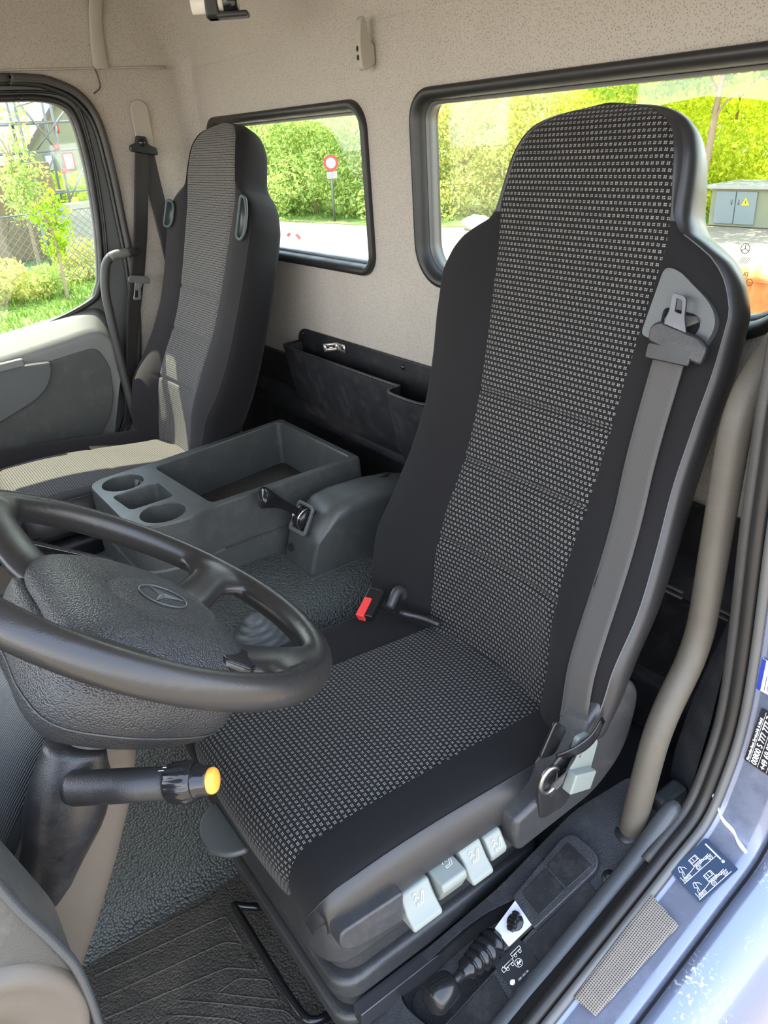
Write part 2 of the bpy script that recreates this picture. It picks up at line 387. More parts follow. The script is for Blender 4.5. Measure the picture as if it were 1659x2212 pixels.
def ribbon(bm, centre, width_dirs, w_, th=0.0022, wfun=None):
    """flat strap along centre points, width_dirs gives the across direction per point"""
    P = [Vector(p) for p in centre]; n = len(P); rows = []
    for i in range(n):
        a, b = P[max(0, i - 1)], P[min(n - 1, i + 1)]; t = (b - a).normalized()
        d = Vector(width_dirs[i] if isinstance(width_dirs[0], (list, tuple, Vector)) else width_dirs); d = (d - t * d.dot(t)).normalized(); nr = d.cross(t).normalized()
        W_ = w_ * (wfun(i / (n - 1)) if wfun else 1)
        rows.append([P[i] + d * W_ * (k / 6 - 0.5) + nr * th / 2 for k in range(7)] + [P[i] + d * W_ * (0.5 - k / 6) - nr * th / 2 for k in range(7)])
    L = [0]
    for i in range(1, n): L.append(L[-1] + (P[i] - P[i - 1]).length)
    uv = [[(w_ * (k / 6), L[i]) for k in range(7)] + [(w_ * (1 - k / 6), L[i]) for k in range(7)] for i in range(n)]
    grid(bm, rows, closed=True, uvs=uv, cap0=True, cap1=True); return bm
def sm(t): t = max(0, min(1, t)); return t * t * (3 - 2 * t)
def interp(tab, t):
    """smooth (monotone cubic) interpolation through a table of (t, v...)"""
    if t <= tab[0][0]: return list(tab[0][1:])
    if t >= tab[-1][0]: return list(tab[-1][1:])
    for i in range(len(tab) - 1):
        if tab[i][0] <= t <= tab[i + 1][0]: break
    a, b = tab[i], tab[i + 1]; h = b[0] - a[0]; x = (t - a[0]) / h; out = []
    for k in range(1, len(a)):
        d = (b[k] - a[k]) / h
        def slope(j):
            if j == 0 or j == len(tab) - 1: return d
            l = (tab[j][k] - tab[j - 1][k]) / (tab[j][0] - tab[j - 1][0]); r = (tab[j + 1][k] - tab[j][k]) / (tab[j + 1][0] - tab[j][0])
            return 0 if l * r <= 0 else 2 * l * r / (l + r)
        m0, m1 = slope(i) * h, slope(i + 1) * h
        out.append((2 * x ** 3 - 3 * x * x + 1) * a[k] + (x ** 3 - 2 * x * x + x) * m0 + (-2 * x ** 3 + 3 * x * x) * b[k] + (x ** 3 - x * x) * m1)
    return out
def text(name, body, size, fr, mat, parent, bold=False, depth=0.0002, shear=0):
    cu = bpy.data.curves.new(name, 'FONT'); cu.body = body; cu.size = size; cu.extrude = depth; cu.align_x = 'LEFT'; cu.shear = shear
    if bold: cu.offset = size * 0.02
    t0 = bpy.data.objects.new('tmp', cu); COL.objects.link(t0); bpy.context.view_layer.update()
    me = bpy.data.meshes.new_from_object(t0.evaluated_get(bpy.context.evaluated_depsgraph_get())); bpy.data.objects.remove(t0); me.name = name
    me.materials.clear(); me.materials.append(M[mat]); o = bpy.data.objects.new(name, me); COL.objects.link(o); o.parent = parent
    f2 = fr.copy(); f2.translation = fr.translation - WP[parent]; o.matrix_local = f2; WP[o] = fr.translation; return o
def lines2d(bm, polys, wd, fr, th=0.0003, closed=False):
    """thin printed strokes on a label, in the frame's xy plane"""
    for pl in polys:
        for i in range(len(pl) - 1):
            a, b = Vector(pl[i]), Vector(pl[i + 1]); d = (b - a)
            if d.length < 1e-7: continue
            d.normalize(); n_ = Vector((-d.y, d.x)) * wd / 2; a2 = a - d * wd * 0.3; b2 = b + d * wd * 0.3
            q = [a2 + n_, a2 - n_, b2 - n_, b2 + n_]; vs = [bm.verts.new(fr @ Vector((p.x, p.y, th))) for p in q]; bm.faces.new(vs)
    return bm
def circ2d(cx, cy, r, n=14, a0=0, a1=360): return [(cx + r * math.cos(math.radians(a0 + (a1 - a0) * k / n)), cy + r * math.sin(math.radians(a0 + (a1 - a0) * k / n))) for k in range(n + 1)]

FZ = lambda y: 0.41 + (y - 1.229) * 0.4488        # slanted top of the driver's door sill
#SECTION_SETTING
# ------------------------------------------------------------------ cab shell
YW = 1.5; XL = -1.03; XR = 1.03
fr_rear = frame((0, YW, 0), (1, 0, 0), (0, 0, 1))          # x right, y up, z = towards -Y
fr_rear_b = Matrix(((1, 0, 0, 0), (0, 0, 1, YW), (0, 1, 0, 0), (0, 0, 0, 1)))  # z = +Y (outwards)
hole_d = rrect(0.098, 0.958, 1.085, 1.462, [0.10, 0.06, 0.055, 0.085], 8)
hole_p = rrect(-0.99 + 0.06, -0.083, 1.082, 1.458, [0.05, 0.06, 0.055, 0.05], 8)
bm = BM(); plate(bm, [(-0.93 + 0.0, 0.60), (0.93, 0.60), (0.93, 1.60), (-0.93, 1.60)], [], 0.0, fr_rear_b); bm.free()
bm = BM(); plate(bm, [(-0.985, 0.60), (0.985, 0.60), (0.985, 1.60), (-0.985, 1.60)], [hole_d, hole_p], 0.035, fr_rear_b)
setp(obj('wall_rear', bm, 'headliner', smooth=False), kind='structure')
# rounded rear corners + side walls
def corner(name, sx):
    bm = BM(); rows = []
    for z in (0.25, 0.9, 1.60):
        rows.append([(sx * (0.985 + 0.045 * math.sin(a)), YW - 0.045 + 0.045 * math.cos(a), z) for a in [math.pi / 2 * k / 8 for k in range(9)]])
    grid(bm, rows); return bm
seal_pts = [(0.15, 1.60), (0.90, 1.592), (0.98, 1.591), (1.035, 1.588), (1.085, 1.580), (1.155, 1.545), (1.195, 1.476), (1.206, 1.35), (1.206, 1.20), (1.204, 1.08), (1.185, 0.88), (1.125, 0.657), (1.055, 0.525), (0.93, 0.36), (0.70, 0.27), (0.15, 0.25)]
fr_left = Matrix(((0, 0, -1, XL), (1, 0, 0, 0), (0, 1, 0, 0), (0, 0, 0, 1)))     # x=Y, y=Z, z=-X
sp_ = [(p.x, p.y) for p in crom([(a, b, 0) for a, b in seal_pts], 5)]
wall_l = corner('c', -1)
plate(wall_l, [(-0.6, 1.62), (-0.6, 0.0), (0.16, 0.0), (0.16, 1.615)], [], 0.03, fr_left)
plate(wall_l, [(0.16, 0.0), (1.458, 0.0), (1.458, 0.28), (0.16, 0.28)], [], 0.012, fr_left)
lp = [(1.42, 1.60)] + [(1.0, 1.606)] + [p for p in sp_ if p[0] > 1.0 or p[1] < 0.5][0:] 
bm2 = BM()
outer = [(1.458, 1.60), (0.05, 1.605)] + sp_ + [(0.05, 0.20), (1.458, 0.20)]
plate(bm2, outer, [], 0.012, fr_left); me_ = bpy.data.meshes.new('t'); bm2.to_mesh(me_); bm2.free(); wall_l.from_mesh(me_)
setp(obj('wall_left', wall_l, 'headliner', smooth=False), kind='structure')
wall_r = corner('c', 1)
open_pts = [(1.23, 1.60), (1.255, 1.35), (1.255, 1.18), (1.255, 1.12), (1.255, 1.069), (1.258, 1.009), (1.264, 0.91), (1.282, 0.719), (1.284, 0.59), (1.263, 0.502), (1.229, 0.437), (1.152, 0.400), (1.035, 0.347), (0.868, 0.275), (0.55, 0.135), (0.25, 0.0)]
op_ = crom([(XR + 0.03, a, b) for a, b in open_pts], 6)
plate(wall_r, [(1.458, 1.60), (1.27, 1.60), (1.300, 1.069), (1.325, 0.72), (1.325, 0.59), (1.32, 0.49), (1.31, 0.42), (1.25, 0.20), (1.458, 0.20)], [], 0.03, Matrix(((0, 0, 1, XR), (1, 0, 0, 0), (0, 1, 0, 0), (0, 0, 0, 1))))
setp(obj('wall_right', wall_r, 'headliner', smooth=False), kind='structure')
# ceiling with coved edges
def rr_path(inset, r):
    x = 1.03 - inset; y = YW - inset; out = [(-x, -0.6)]
    for k in range(11):
        a = math.pi / 2 * k / 10; out.append((-x + r - r * math.cos(a), y - r + r * math.sin(a)))
    for k in range(11):
        a = math.pi / 2 * k / 10; out.append((x - r + r * math.sin(a), y - r + r * math.cos(a)))
    out.append((x, -0.6)); return out
bm = BM(); rows = []
for k in range(15):
    a = math.pi / 2 * k / 14; ins = 0.17 * (1 - math.cos(a)); z = 1.592 + 0.24 * math.sin(a)
    if k == 0: ins = -0.004
    rows.append([(x, y, z) for x, y in rr_path(ins, 0.045 + 0.13 * k / 14)])
rows.append([(x * 0.02, y, 1.832) for x, y in rr_path(0.17, 0.18)])
grid(bm, rows); bmesh.ops.remove_doubles(bm, verts=bm.verts, dist=1e-5)
rf = [[(x, y, 1.90) for x in (-1.12, 1.12)] for y in (-0.65, 1.58)]; grid(bm, rf)
setp(obj('ceiling', bm, 'headliner'), kind='structure')
# slim edge bead where the rear cove starts
# rear windows
def rear_window(n, hl, glass_marks=None):
    wpos = (sum(p[0] for p in hl) / len(hl), YW, min(p[1] for p in hl))
    c = Vector((wpos[0], (min(p[1] for p in hl) + max(p[1] for p in hl)) / 2))
    def off(d): 
        out = []
        L = len(hl)
        for i in range(L):
            a, b = Vector(hl[i - 1]), Vector(hl[(i + 1) % L]); t = (b - a).normalized(); nr = Vector((t.y, -t.x)); q = Vector(hl[i]) + nr * d; out.append((q.x, q.y))
        return out
    bm = BM(); plate(bm, off(-0.020), [], 0.005, Matrix.Translation((0, 0.035, 0)) @ fr_rear_b)
    root = setp(obj('window_%d' % n, bm, 'glass', smooth=False), kind='structure')
    bm = BM(); prof = [(0.006, -0.008), (0.004, -0.013), (-0.006, -0.014), (-0.016, -0.006), (-0.019, 0.010), (-0.022, 0.034), (-0.020, 0.045), (0.004, 0.045), (0.006, 0.0)]
    rows = [[(q[0], YW + py, q[1]) for q in off(d)] for d, py in prof]; rows.append(rows[0]); grid(bm, rows, closed=True); bmesh.ops.remove_doubles(bm, verts=bm.verts, dist=1e-6)
    obj('window_seal', bm, 'rubber_seal', root)
    bm = BM(); rows = [[(q[0], YW + py, q[1]) for q in off(d)] for d, py in ((-0.020, 0.012), (-0.026, 0.016), (-0.026, 0.034), (-0.020, 0.034))]; rows.append(rows[0]); grid(bm, rows, closed=True)
    obj('inner_gasket', bm, 'rubber_grey', root)
    return root
w1 = rear_window(1, hole_d); w2 = rear_window(2, hole_p)
def star(bm, fr, r, wd):
    lines2d(bm, [circ2d(0, 0, r, 20)] + [[(0, 0), (r * math.cos(math.radians(a)), r * math.sin(math.radians(a)))] for a in (90, 210, 330)], wd, fr)
fg = Matrix(((1, 0, 0, 0.842), (0, 0, 1, YW + 0.0335), (0, 1, 0, 1.205), (0, 0, 0, 1)))
bm = BM(); star(bm, fg, 0.007, 0.0010); lines2d(bm, [[(-0.008 + i * 0.003, -0.022), (-0.001 + i * 0.003, -0.012)] for i in range(5)] + [circ2d(0.014, -0.048, 0.005)], 0.0007, fg)
g = obj('glass_marking', bm, 'sticker_black', w1, smooth=False)
text('marking_text', 'DURATEC', 0.008, Matrix(((-1, 0, 0, 0.853), (0, 0, 1, YW + 0.0333), (0, 1, 0, 1.166), (0, 0, 0, 1))), 'sticker_black', w1)
fg2 = Matrix(((1, 0, 0, -0.155), (0, 0, 1, YW + 0.0335), (0, 1, 0, 1.175), (0, 0, 0, 1)))
bm = BM(); lines2d(bm, [[(0, -0.006 * i), (0.012 - 0.003 * (i % 2), -0.006 * i)] for i in range(8)] + [circ2d(0.006, 0.012, 0.005)], 0.0009, fg2)
obj('glass_marking', bm, 'sticker_black', w2, smooth=False)
# black lower rear panelling
bm = BM()
box(bm, (-1.02, 1.485, 0.70), (1.02, 1.4995, 0.795)); 
setp(obj('trim_1', bm, 'plastic_panel', bevel=0.004), kind='structure')
bm = BM(); rows = []
for y, z in ((1.497, 0.700), (1.492, 0.690), (1.462, 0.668), (1.455, 0.655), (1.455, 0.628), (1.475, 0.622), (1.478, 0.607), (1.486, 0.603), (1.486, 0.410), (1.470, 0.402), (1.466, 0.390), (1.476, 0.27), (1.50, 0.27)):
    rows.append([(x, y, z) for x in (-1.02, 1.02)])
grid(bm, rows); setp(obj('trim_2', bm, 'plastic_panel', bevel=0.003), kind='structure')
bm = BM()
for x0, x1 in ((0.70, 0.865), (0.905, 0.96)):
    for z in (0.640, 0.628): box(bm, (x0, 1.4505, z), (x1, 1.456, z + 0.004))
setp(obj('trim_3', bm, 'plastic_lightgrey', smooth=False), kind='structure')
for x, z in ((0.91, 0.755), (-0.02, 0.755)):
    bm = BM(); lathe(bm, [(0.0, 0.004), (0.004, 0.0035), (0.0065, 0.001), (0.007, 0.0)], Matrix(((1, 0, 0, x), (0, 0, -1, 1.485), (0, 1, 0, z), (0, 0, 0, 1))), 16)
    setp(obj('panel_screw', bm, 'gloss_black'), 'small black screw in the panel below the ' + ('right end of the driver window' if x > 0 else 'storage pocket'), 'screw')
# floor: footwell, raised rear part, sloped sill platform
bm = BM()
def fl(x, y): return 0.0
grid(bm, [[(x, y, 0.0) for x in [-1.0 + 0.1 * i for i in range(20)]] for y in [-0.6 + 0.1 * j for j in range(18)]])
box(bm, (-1.05, -0.6, -0.08), (1.05, 1.54, -0.01))
setp(obj('floor', bm, 'rubber_mat', smooth=False), kind='structure')
# raised mat ribs on the driver's footwell mat
bm = BM()
rib = [[(0.370, 0.406), (0.396, 0.652)], [(0.405, 0.408), (0.447, 0.66), (0.524, 0.659)], [(0.455, 0.405), (0.498, 0.634), (0.524, 0.659)], [(0.495, 0.396), (0.547, 0.615), (0.591, 0.662), (0.547, 0.66)],
       [(0.581, 0.582), (0.578, 0.622), (0.618, 0.668), (0.663, 0.666), (0.60, 0.60), (0.581, 0.582)], [(0.55, 0.52), (0.587, 0.562), (0.686, 0.666), (0.714, 0.672)], [(0.56, 0.49), (0.583, 0.519), (0.636, 0.578), (0.70, 0.62)], [(0.345, 0.41), (0.360, 0.68)]]
for r_ in rib: tube(bm, fillet([(x, y, 0.0004) for x, y in r_], 0.012), 0.0018, 6)
mat_o = BM(); pts = rrect(0.31, 0.90, 0.10, 0.86, 0.03); plate(mat_o, pts, [], 0.004, Matrix.Translation((0, 0, 0.0005)))
fm = setp(obj('floor_mat', mat_o, 'rubber_mat', bevel=0.002), 'black pebbled rubber mat in the driver footwell, dusty with raised ribs', 'floor mat')
for v in bm.verts: v.co.z += 0.004
obj('rib', bm, 'rubber_mat', fm)
bm = BM(); plate(bm, rrect(-0.98, -0.44, -0.2, 0.72, 0.03), [], 0.004, Matrix.Translation((0, 0, 0.0005)))
pm = setp(obj('floor_mat', bm, 'plastic_grey', bevel=0.002), 'grey cross-ribbed rubber mat in the passenger footwell, behind the wheel', 'floor mat')
bm = BM()
for k in range(14): box(bm, (-0.96 + 0.038 * k, -0.18, 0.004), (-0.945 + 0.038 * k, 0.70, 0.010))
for k in range(22): box(bm, (-0.96, -0.17 + 0.04 * k, 0.004), (-0.45, -0.155 + 0.04 * k, 0.009))
setp(obj('tread', bm, 'plastic_lightgrey', pm, bevel=0.002), kind='stuff')
bm = BM()

# raised floor behind the driver's seat, following the slope of the sill
rows = []
for y in (0.95, 1.0, 1.05, 1.1, 1.15, 1.2, 1.3, 1.4, 1.53):
    z = min(0.30, 0.26 + (y - 1.5) * 0.0) if y > 1.04 else 0.26 - (1.04 - y) * 2.6
    rows.append([(x, y, max(0.0, z)) for x in (0.30, 0.5, 0.7, 0.9, 1.03)])
grid(bm, rows); setp(obj('trim_4', bm, 'sill_plastic', sub=1), kind='structure')
# ------------------------------------------------------------------ engine tunnel
bm = BM(); rows = []; 
for y in (-0.3, 0.0, 0.3, 0.5, 0.7, 0.9, 1.05, 1.2, 1.35, 1.495):
    dz = 0.0 if y > 0.8 else -0.10 * (0.8 - y)
    flare = 0.03 * sm((1.25 - y) / 0.3) 
    prof = [(-0.42, 0.0), (-0.42, 0.2), (-0.40, 0.40), (-0.37, 0.47), (-0.33, 0.492), (-0.2, 0.498), (0.0, 0.50), (0.14, 0.50), (0.20, 0.495), (0.25, 0.478), (0.285, 0.44), (0.30, 0.38), (0.31, 0.28), (0.315, 0.15), (0.325, 0.06), (0.345, 0.018), (0.38, 0.003)]
    rows.append([(x, y, z + (dz if z > 0.3 else dz * z / 0.3)) for x, z in prof])
grid(bm, rows)
setp(obj('engine_tunnel', bm, 'rubber_tunnel', sub=2), 'dark green-grey pebbled rubber cover over the engine tunnel between the seats', 'engine cover')
# ------------------------------------------------------------------ passenger door
win_pts = [(0.18, 1.548), (0.92, 1.541), (0.99, 1.5405), (1.045, 1.538), (1.10, 1.525), (1.132, 1.49), (1.142, 1.395), (1.140, 1.30), (1.130, 1.18), (1.108, 1.05), (1.090, 1.005), (1.060, 0.972), (0.94, 0.932), (0.777, 0.905), (0.40, 0.87), (0.18, 0.86)]
wl = [(p.x, p.y) for p in crom([(a, b, 0) for a, b in win_pts], 5)]
out_pts = [(q[0] + 0.012 * sm((q[0] - 0.9) / 0.15), q[1] + (0.012 * sm((q[1] - 1.40) / 0.1) if q[1] > 1 else -0.010 * sm((0.6 - q[1]) / 0.2))) for q in sp_]
dl = frame((0, 0, 0), (0, 1, 0), (0, 0, 1)); fr_door = Matrix(((0, 0, -1, -1.045), (1, 0, 0, 0), (0, 1, 0, 0), (0, 0, 0, 1)))
bm = BM(); plate(bm, out_pts, [wl], 0.022, fr_door)
door = setp(obj('door_1', bm, 'plastic_grey', bevel=0.006), kind='structure')
def loop_tube(bm, pts, x, r, seg=8): tube(bm, [(x, a, b) for a, b in pts], r, seg)
bm = BM(); loop_tube(bm, [(a + 0.004, b + 0.002) for a, b in wl], -1.046, 0.010); obj('glass_run', bm, 'rubber_seal', door)
bm = BM(); loop_tube(bm, [(a - 0.006 + 0.0, b) for a, b in wl], -1.056, 0.006); obj('inner_lip', bm, 'rubber_grey', door)
bm = BM(); loop_tube(bm, [(a + 0.022 * sm((a - 0.98) / 0.12), b + 0.018 * sm((b - 1.30) / 0.15)) for a, b in wl[:52]], -1.043, 0.004); obj('frame_groove', bm, 'rubber_seal', door)
bm = BM(); plate(bm, wl, [], 0.004, Matrix(((0, 0, -1, -1.058), (1, 0, 0, 0), (0, 1, 0, 0), (0, 0, 0, 1)))); obj('door_glass', bm, 'glass', door, smooth=False)
# door inner panel: ledge under the glass, flat panel, recessed pocket panel
top = crom([(0, 0.18, 0.84), (0, 0.5, 0.85), (0, 0.754, 0.872), (0, 0.92, 0.892), (0, 1.02, 0.905), (0, 1.055, 0.895), (0, 1.078, 0.86), (0, 1.082, 0.80)], 5)
bm = BM(); rows = []
for x, dz in ((-1.054, 0.046), (-1.048, 0.050), (-1.02, 0.030), (-0.985, 0.003), (-0.972, -0.007), (-0.967, -0.018), (-0.966, -0.030)):
    rows.append([(x, p.y + 0.030 * sm((p.y - 0.98) / 0.07) * max(0, dz / 0.05), p.z + dz * (1 if p.z > 0.83 else 0.3)) for p in top])
bot = []
for p in top: 
    bot.append((-1.0, p.y if p.y < 1.0 else p.y - 0.03, 0.56 if p.y < 0.9 else 0.58))
rows.append([(-0.966, p.y - (0.004 if p.y > 1 else 0), p.z - 0.06) for p in top]); rows.append([(-0.967, p.y - (0.02 if p.y > 1 else 0), 0.5 * (p.z) + 0.5 * 0.6) for p in top]); rows.append([(-0.985, p.y - (0.06 if p.y > 0.9 else 0), 0.56) for p in top]); rows.append([(-1.01, p.y - (0.16 if p.y > 0.9 else 0), 0.30) for p in top])
grid(bm, rows); obj('door_panel', bm, 'plastic_lightgrey', door, plabel='light grey inner panel with a sunlit ledge')
ins = rpoly([(0.20, 0.72), (0.62, 0.785), (0.80, 0.835), (1.035, 0.860), (1.062, 0.79), (1.052, 0.69), (1.02, 0.62), (0.90, 0.50), (0.60, 0.40), (0.20, 0.38)], [0.02, 0.02, 0.02, 0.03, 0.02, 0.03, 0.03, 0.03, 0.03, 0.02])
bm = BM(); plate(bm, ins, [], 0.010, Matrix(((0, 0, 1, -0.972), (1, 0, 0, -0.012), (0, 1, 0, -0.010), (0, 0, 0, 1)))); obj('pocket_panel', bm, 'plastic_console', door, bevel=0.003)
arm = rpoly([(0.20, 0.845), (0.77, 0.845), (0.875, 0.838), (0.87, 0.80), (0.845, 0.76), (0.80, 0.73), (0.66, 0.68), (0.20, 0.60)], [0.02, 0.01, 0.01, 0.05, 0.04, 0.03, 0.03, 0.02])
bm = BM(); plate(bm, arm, [], 0.030, Matrix(((0, 0, 1, -0.966), (1, 0, 0, 0), (0, 1, 0, 0), (0, 0, 0, 1)))); obj('armrest', bm, 'plastic_grey', door, bevel=0.008)
bm = BM(); plate(bm, rrect(0.45, 0.80, 0.812, 0.836, 0.008), [], 0.02, Matrix(((0, 0, 1, -0.940), (1, 0.0, 0, 0), (0.04, 1, 0, 0), (0, 0, 0, 1)))); obj('door_handle', bm, 'plastic_lightgrey', door, bevel=0.005)
bm = BM(); plate(bm, rpoly([(0.45, 0.70), (0.66, 0.712), (0.70, 0.73), (0.70, 0.75), (0.66, 0.765), (0.45, 0.775)], 0.015), [], 0.004, Matrix(((0, 0, 1, -0.937), (1, 0, 0, 0), (0, 1, 0, 0), (0, 0, 0, 1)))); obj('pull_recess', bm, 'plastic_console', door, bevel=0.002)
# door opening seal: bead + fuzzy trim
bm = BM(); tube(bm, [(-1.022, a, b) for a, b in sp_[:-6]], 0.011, 10)
setp(obj('trim_5', bm, 'foam_dark'), kind='structure')
bm = BM(); tube(bm, [(-1.037, a - 0.012 * sm((a - 0.95) / 0.15), b - 0.012 * sm((b - 1.42) / 0.12)) for a, b in sp_[:-6]], 0.008, 8)
setp(obj('trim_6', bm, 'rubber_seal'), kind='structure')
# roof seam bead on the passenger side
bm = BM(); tube(bm, [(-1.028, y, 1.609) for y in (0.0, 0.5, 1.0, 1.2, 1.38)] + [(-1.02, 1.43, 1.607)], 0.003, 6)
setp(obj('trim_7', bm, 'headliner'), kind='structure')
#SECTION_SEATS
# ------------------------------------------------------------------ seats
class Seat:
    def __init__(s, xc, base, top, root):
        s.x = xc; s.b = Vector((0, base[0], base[1])); s.e = (Vector((0, top[0], top[1])) - s.b); s.L = s.e.length; s.e.normalize(); s.n = Vector((0, -s.e.z, s.e.y)); s.r = root
    def P(s, a, t, d): return Vector((s.x + a, 0, 0)) + s.b + s.e * t + s.n * d
    def fr(s, a, t, d): return frame(s.P(a, t, d), (1, 0, 0), s.e)   # z = x cross e
#          t     wp     Wf     db    Wm     Wb     thick
BT = [(-0.03, 0.140, 0.200, 0.030, 0.212, 0.150, 0.050),
      (0.00, 0.147, 0.258, 0.052, 0.270, 0.170, 0.060),
      (0.06, 0.150, 0.286, 0.066, 0.296, 0.192, 0.075),
      (0.14, 0.148, 0.292, 0.066, 0.302, 0.212, 0.090),
      (0.24, 0.145, 0.290, 0.038, 0.299, 0.232, 0.100),
      (0.34, 0.142, 0.280, 0.016, 0.290, 0.240, 0.105),
      (0.43, 0.143, 0.273, 0.006, 0.284, 0.244, 0.106),
      (0.52, 0.147, 0.277, 0.003, 0.288, 0.250, 0.104),
      (0.60, 0.152, 0.284, 0.004, 0.294, 0.256, 0.102),
      (0.66, 0.157, 0.285, 0.005, 0.294, 0.254, 0.100),
      (0.70, 0.160, 0.270, 0.005, 0.280, 0.240, 0.098),
      (0.73, 0.163, 0.243, 0.005, 0.256, 0.220, 0.097),
      (0.75, 0.164, 0.208, 0.005, 0.222, 0.195, 0.096),
      (0.765, 0.165, 0.180, 0.005, 0.194, 0.170, 0.094),
      (0.785, 0.164, 0.169, 0.006, 0.182, 0.156, 0.092),
      (0.83, 0.155, 0.163, 0.004, 0.175, 0.146, 0.090),
      (0.86, 0.148, 0.157, 0.003, 0.169, 0.138, 0.088),
      (0.885, 0.136, 0.146, 0.001, 0.158, 0.126, 0.082),
      (0.903, 0.117, 0.129, -0.001, 0.141, 0.110, 0.076),
      (0.916, 0.093, 0.107, -0.004, 0.119, 0.090, 0.068),
      (0.925, 0.064, 0.080, -0.008, 0.091, 0.066, 0.060),
      (0.931, 0.030, 0.046, -0.014, 0.056, 0.038, 0.050),
      (0.934, 0.008, 0.018, -0.020, 0.024, 0.014, 0.040)]
GRO = (0.195, 0.35, 0.478)
def back_rows(st, kscale=1.0, grooves=True, head_bow=0.012):
    pat, bl, br, sh, se_l, se_r = [], [], [], [], [], []
    t = -0.03; ts = []
    while t < 0.9341: ts.append(t); t += 0.004 if t < 0.88 else 0.0015
    for t in ts:
        wp, Wf, db, Wm, Wb, th = interp(BT, t)
        bow = head_bow * sm((t - 0.70) / 0.15) - head_bow * sm((t - 0.86) / 0.08) * 1.1 + 0.022 * math.exp(-((t - 0.22) / 0.13) ** 2)
        g = -0.0085 * sum(math.exp(-((t - q) / 0.0045) ** 2) for q in GRO) if grooves else 0
        lift = -0.018 * sm((t - 0.90) / 0.05)
        def dfun(a):
            x = abs(a)
            if x <= wp:
                q = x / wp; return lift + bow + g * (1 if q < 0.995 else 0.5) + db * 0.30 * q ** 2.4 - 0.0035 * math.exp(-((1 - q) / 0.03) ** 2)
            q = (x - wp) / max(1e-4, Wf - wp); base = lift + bow * (1 - q) + db * 0.30
            return base + (db - db * 0.30) * (1 - (1 - q) ** 2.0) - 0.0035 * math.exp(-(q / 0.08) ** 2) + min(0.012, (Wf - wp) * 0.10) * math.sin(math.pi * q)
        pat.append([st.P(wp * (k / 10 - 1), t, dfun(wp * (k / 10 - 1))) for k in range(21)])
        dF = dfun(Wf); half = []
        for k in range(1, 13):
            a = k / 12
            if a <= 0.22: q = a / 0.22; half.append((Wf + (Wm - Wf) * math.sin(q * math.pi / 2), dF - 0.016 * (1 - math.cos(q * math.pi / 2))))
            elif a <= 0.75: q = (a - 0.22) / 0.53; half.append((Wm + (Wb - Wm) * q ** 1.6, dF - 0.016 + (-th - dF + 0.016) * q))
            else: q = (a - 0.75) / 0.25; half.append((Wb * (1 - q ** 1.4), -th - 0.012 * math.sin(q * math.pi / 2)))
        for sgn, L in ((-1, bl), (1, br)):
            L.append([st.P(sgn * (wp + (Wf - wp) * k / 8), t, dfun(wp + (Wf - wp) * k / 8)) for k in range(9)] + ([st.P(-a, t, d + 0.001) - Vector((0.001, 0, 0)) for a, d in half[:5]] if sgn < 0 else []))
        row = [st.P(Wf, t, dF)] + [st.P(a, t, d) for a, d in half] + [st.P(-a, t, d) for a, d in half[-2::-1]] + [st.P(-Wf, t, dF)]
        sh.append(row); se_l.append(st.P(-Wf, t, dF)); se_r.append(st.P(Wf, t, dF))
    return ts, pat, bl, br, sh, se_l, se_r
def build_back(st, pat_mat, side_mat, shell_mat, stitch):
    ts, pat, bl, br, sh, sl, sr = back_rows(st)
    bm = BM(); grid(bm, sh, cap0=False); 
    n = len(sh[0]); vs = [bm.verts.new(p) for p in sh[-1]]; bm.faces.new(vs); vs = [bm.verts.new(p) for p in sh[0]]; bm.faces.new(vs[::-1])
    bmesh.ops.remove_doubles(bm, verts=bm.verts, dist=1e-6)
    obj('backrest_shell', bm, shell_mat, st.r)
    bm = BM(); grid(bm, pat, uvs=arcuv(pat)); cp = obj('backrest_centre', bm, pat_mat, st.r, plabel='light patterned woven centre panel of the backrest')
    i1 = max(i for i, t in enumerate(ts) if t < 0.775)
    for nm, L in (('side_bolster', bl), ('side_bolster', br)):
        bm = BM(); grid(bm, L[:i1 + 1], uvs=arcuv(L[:i1 + 1])); obj(nm, bm, side_mat, st.r)
        bm = BM(); grid(bm, L[i1:], uvs=arcuv(L[i1:])); obj('headrest_edge', bm, shell_mat, st.r)
    for L in (sr,):
        bm = BM(); tube(bm, [p + st.n * 0.0003 for p in L[8:i1 - 2:3]], 0.0010, 6); obj('seam', bm, stitch, st.r)
    return ts, pat, bl, br
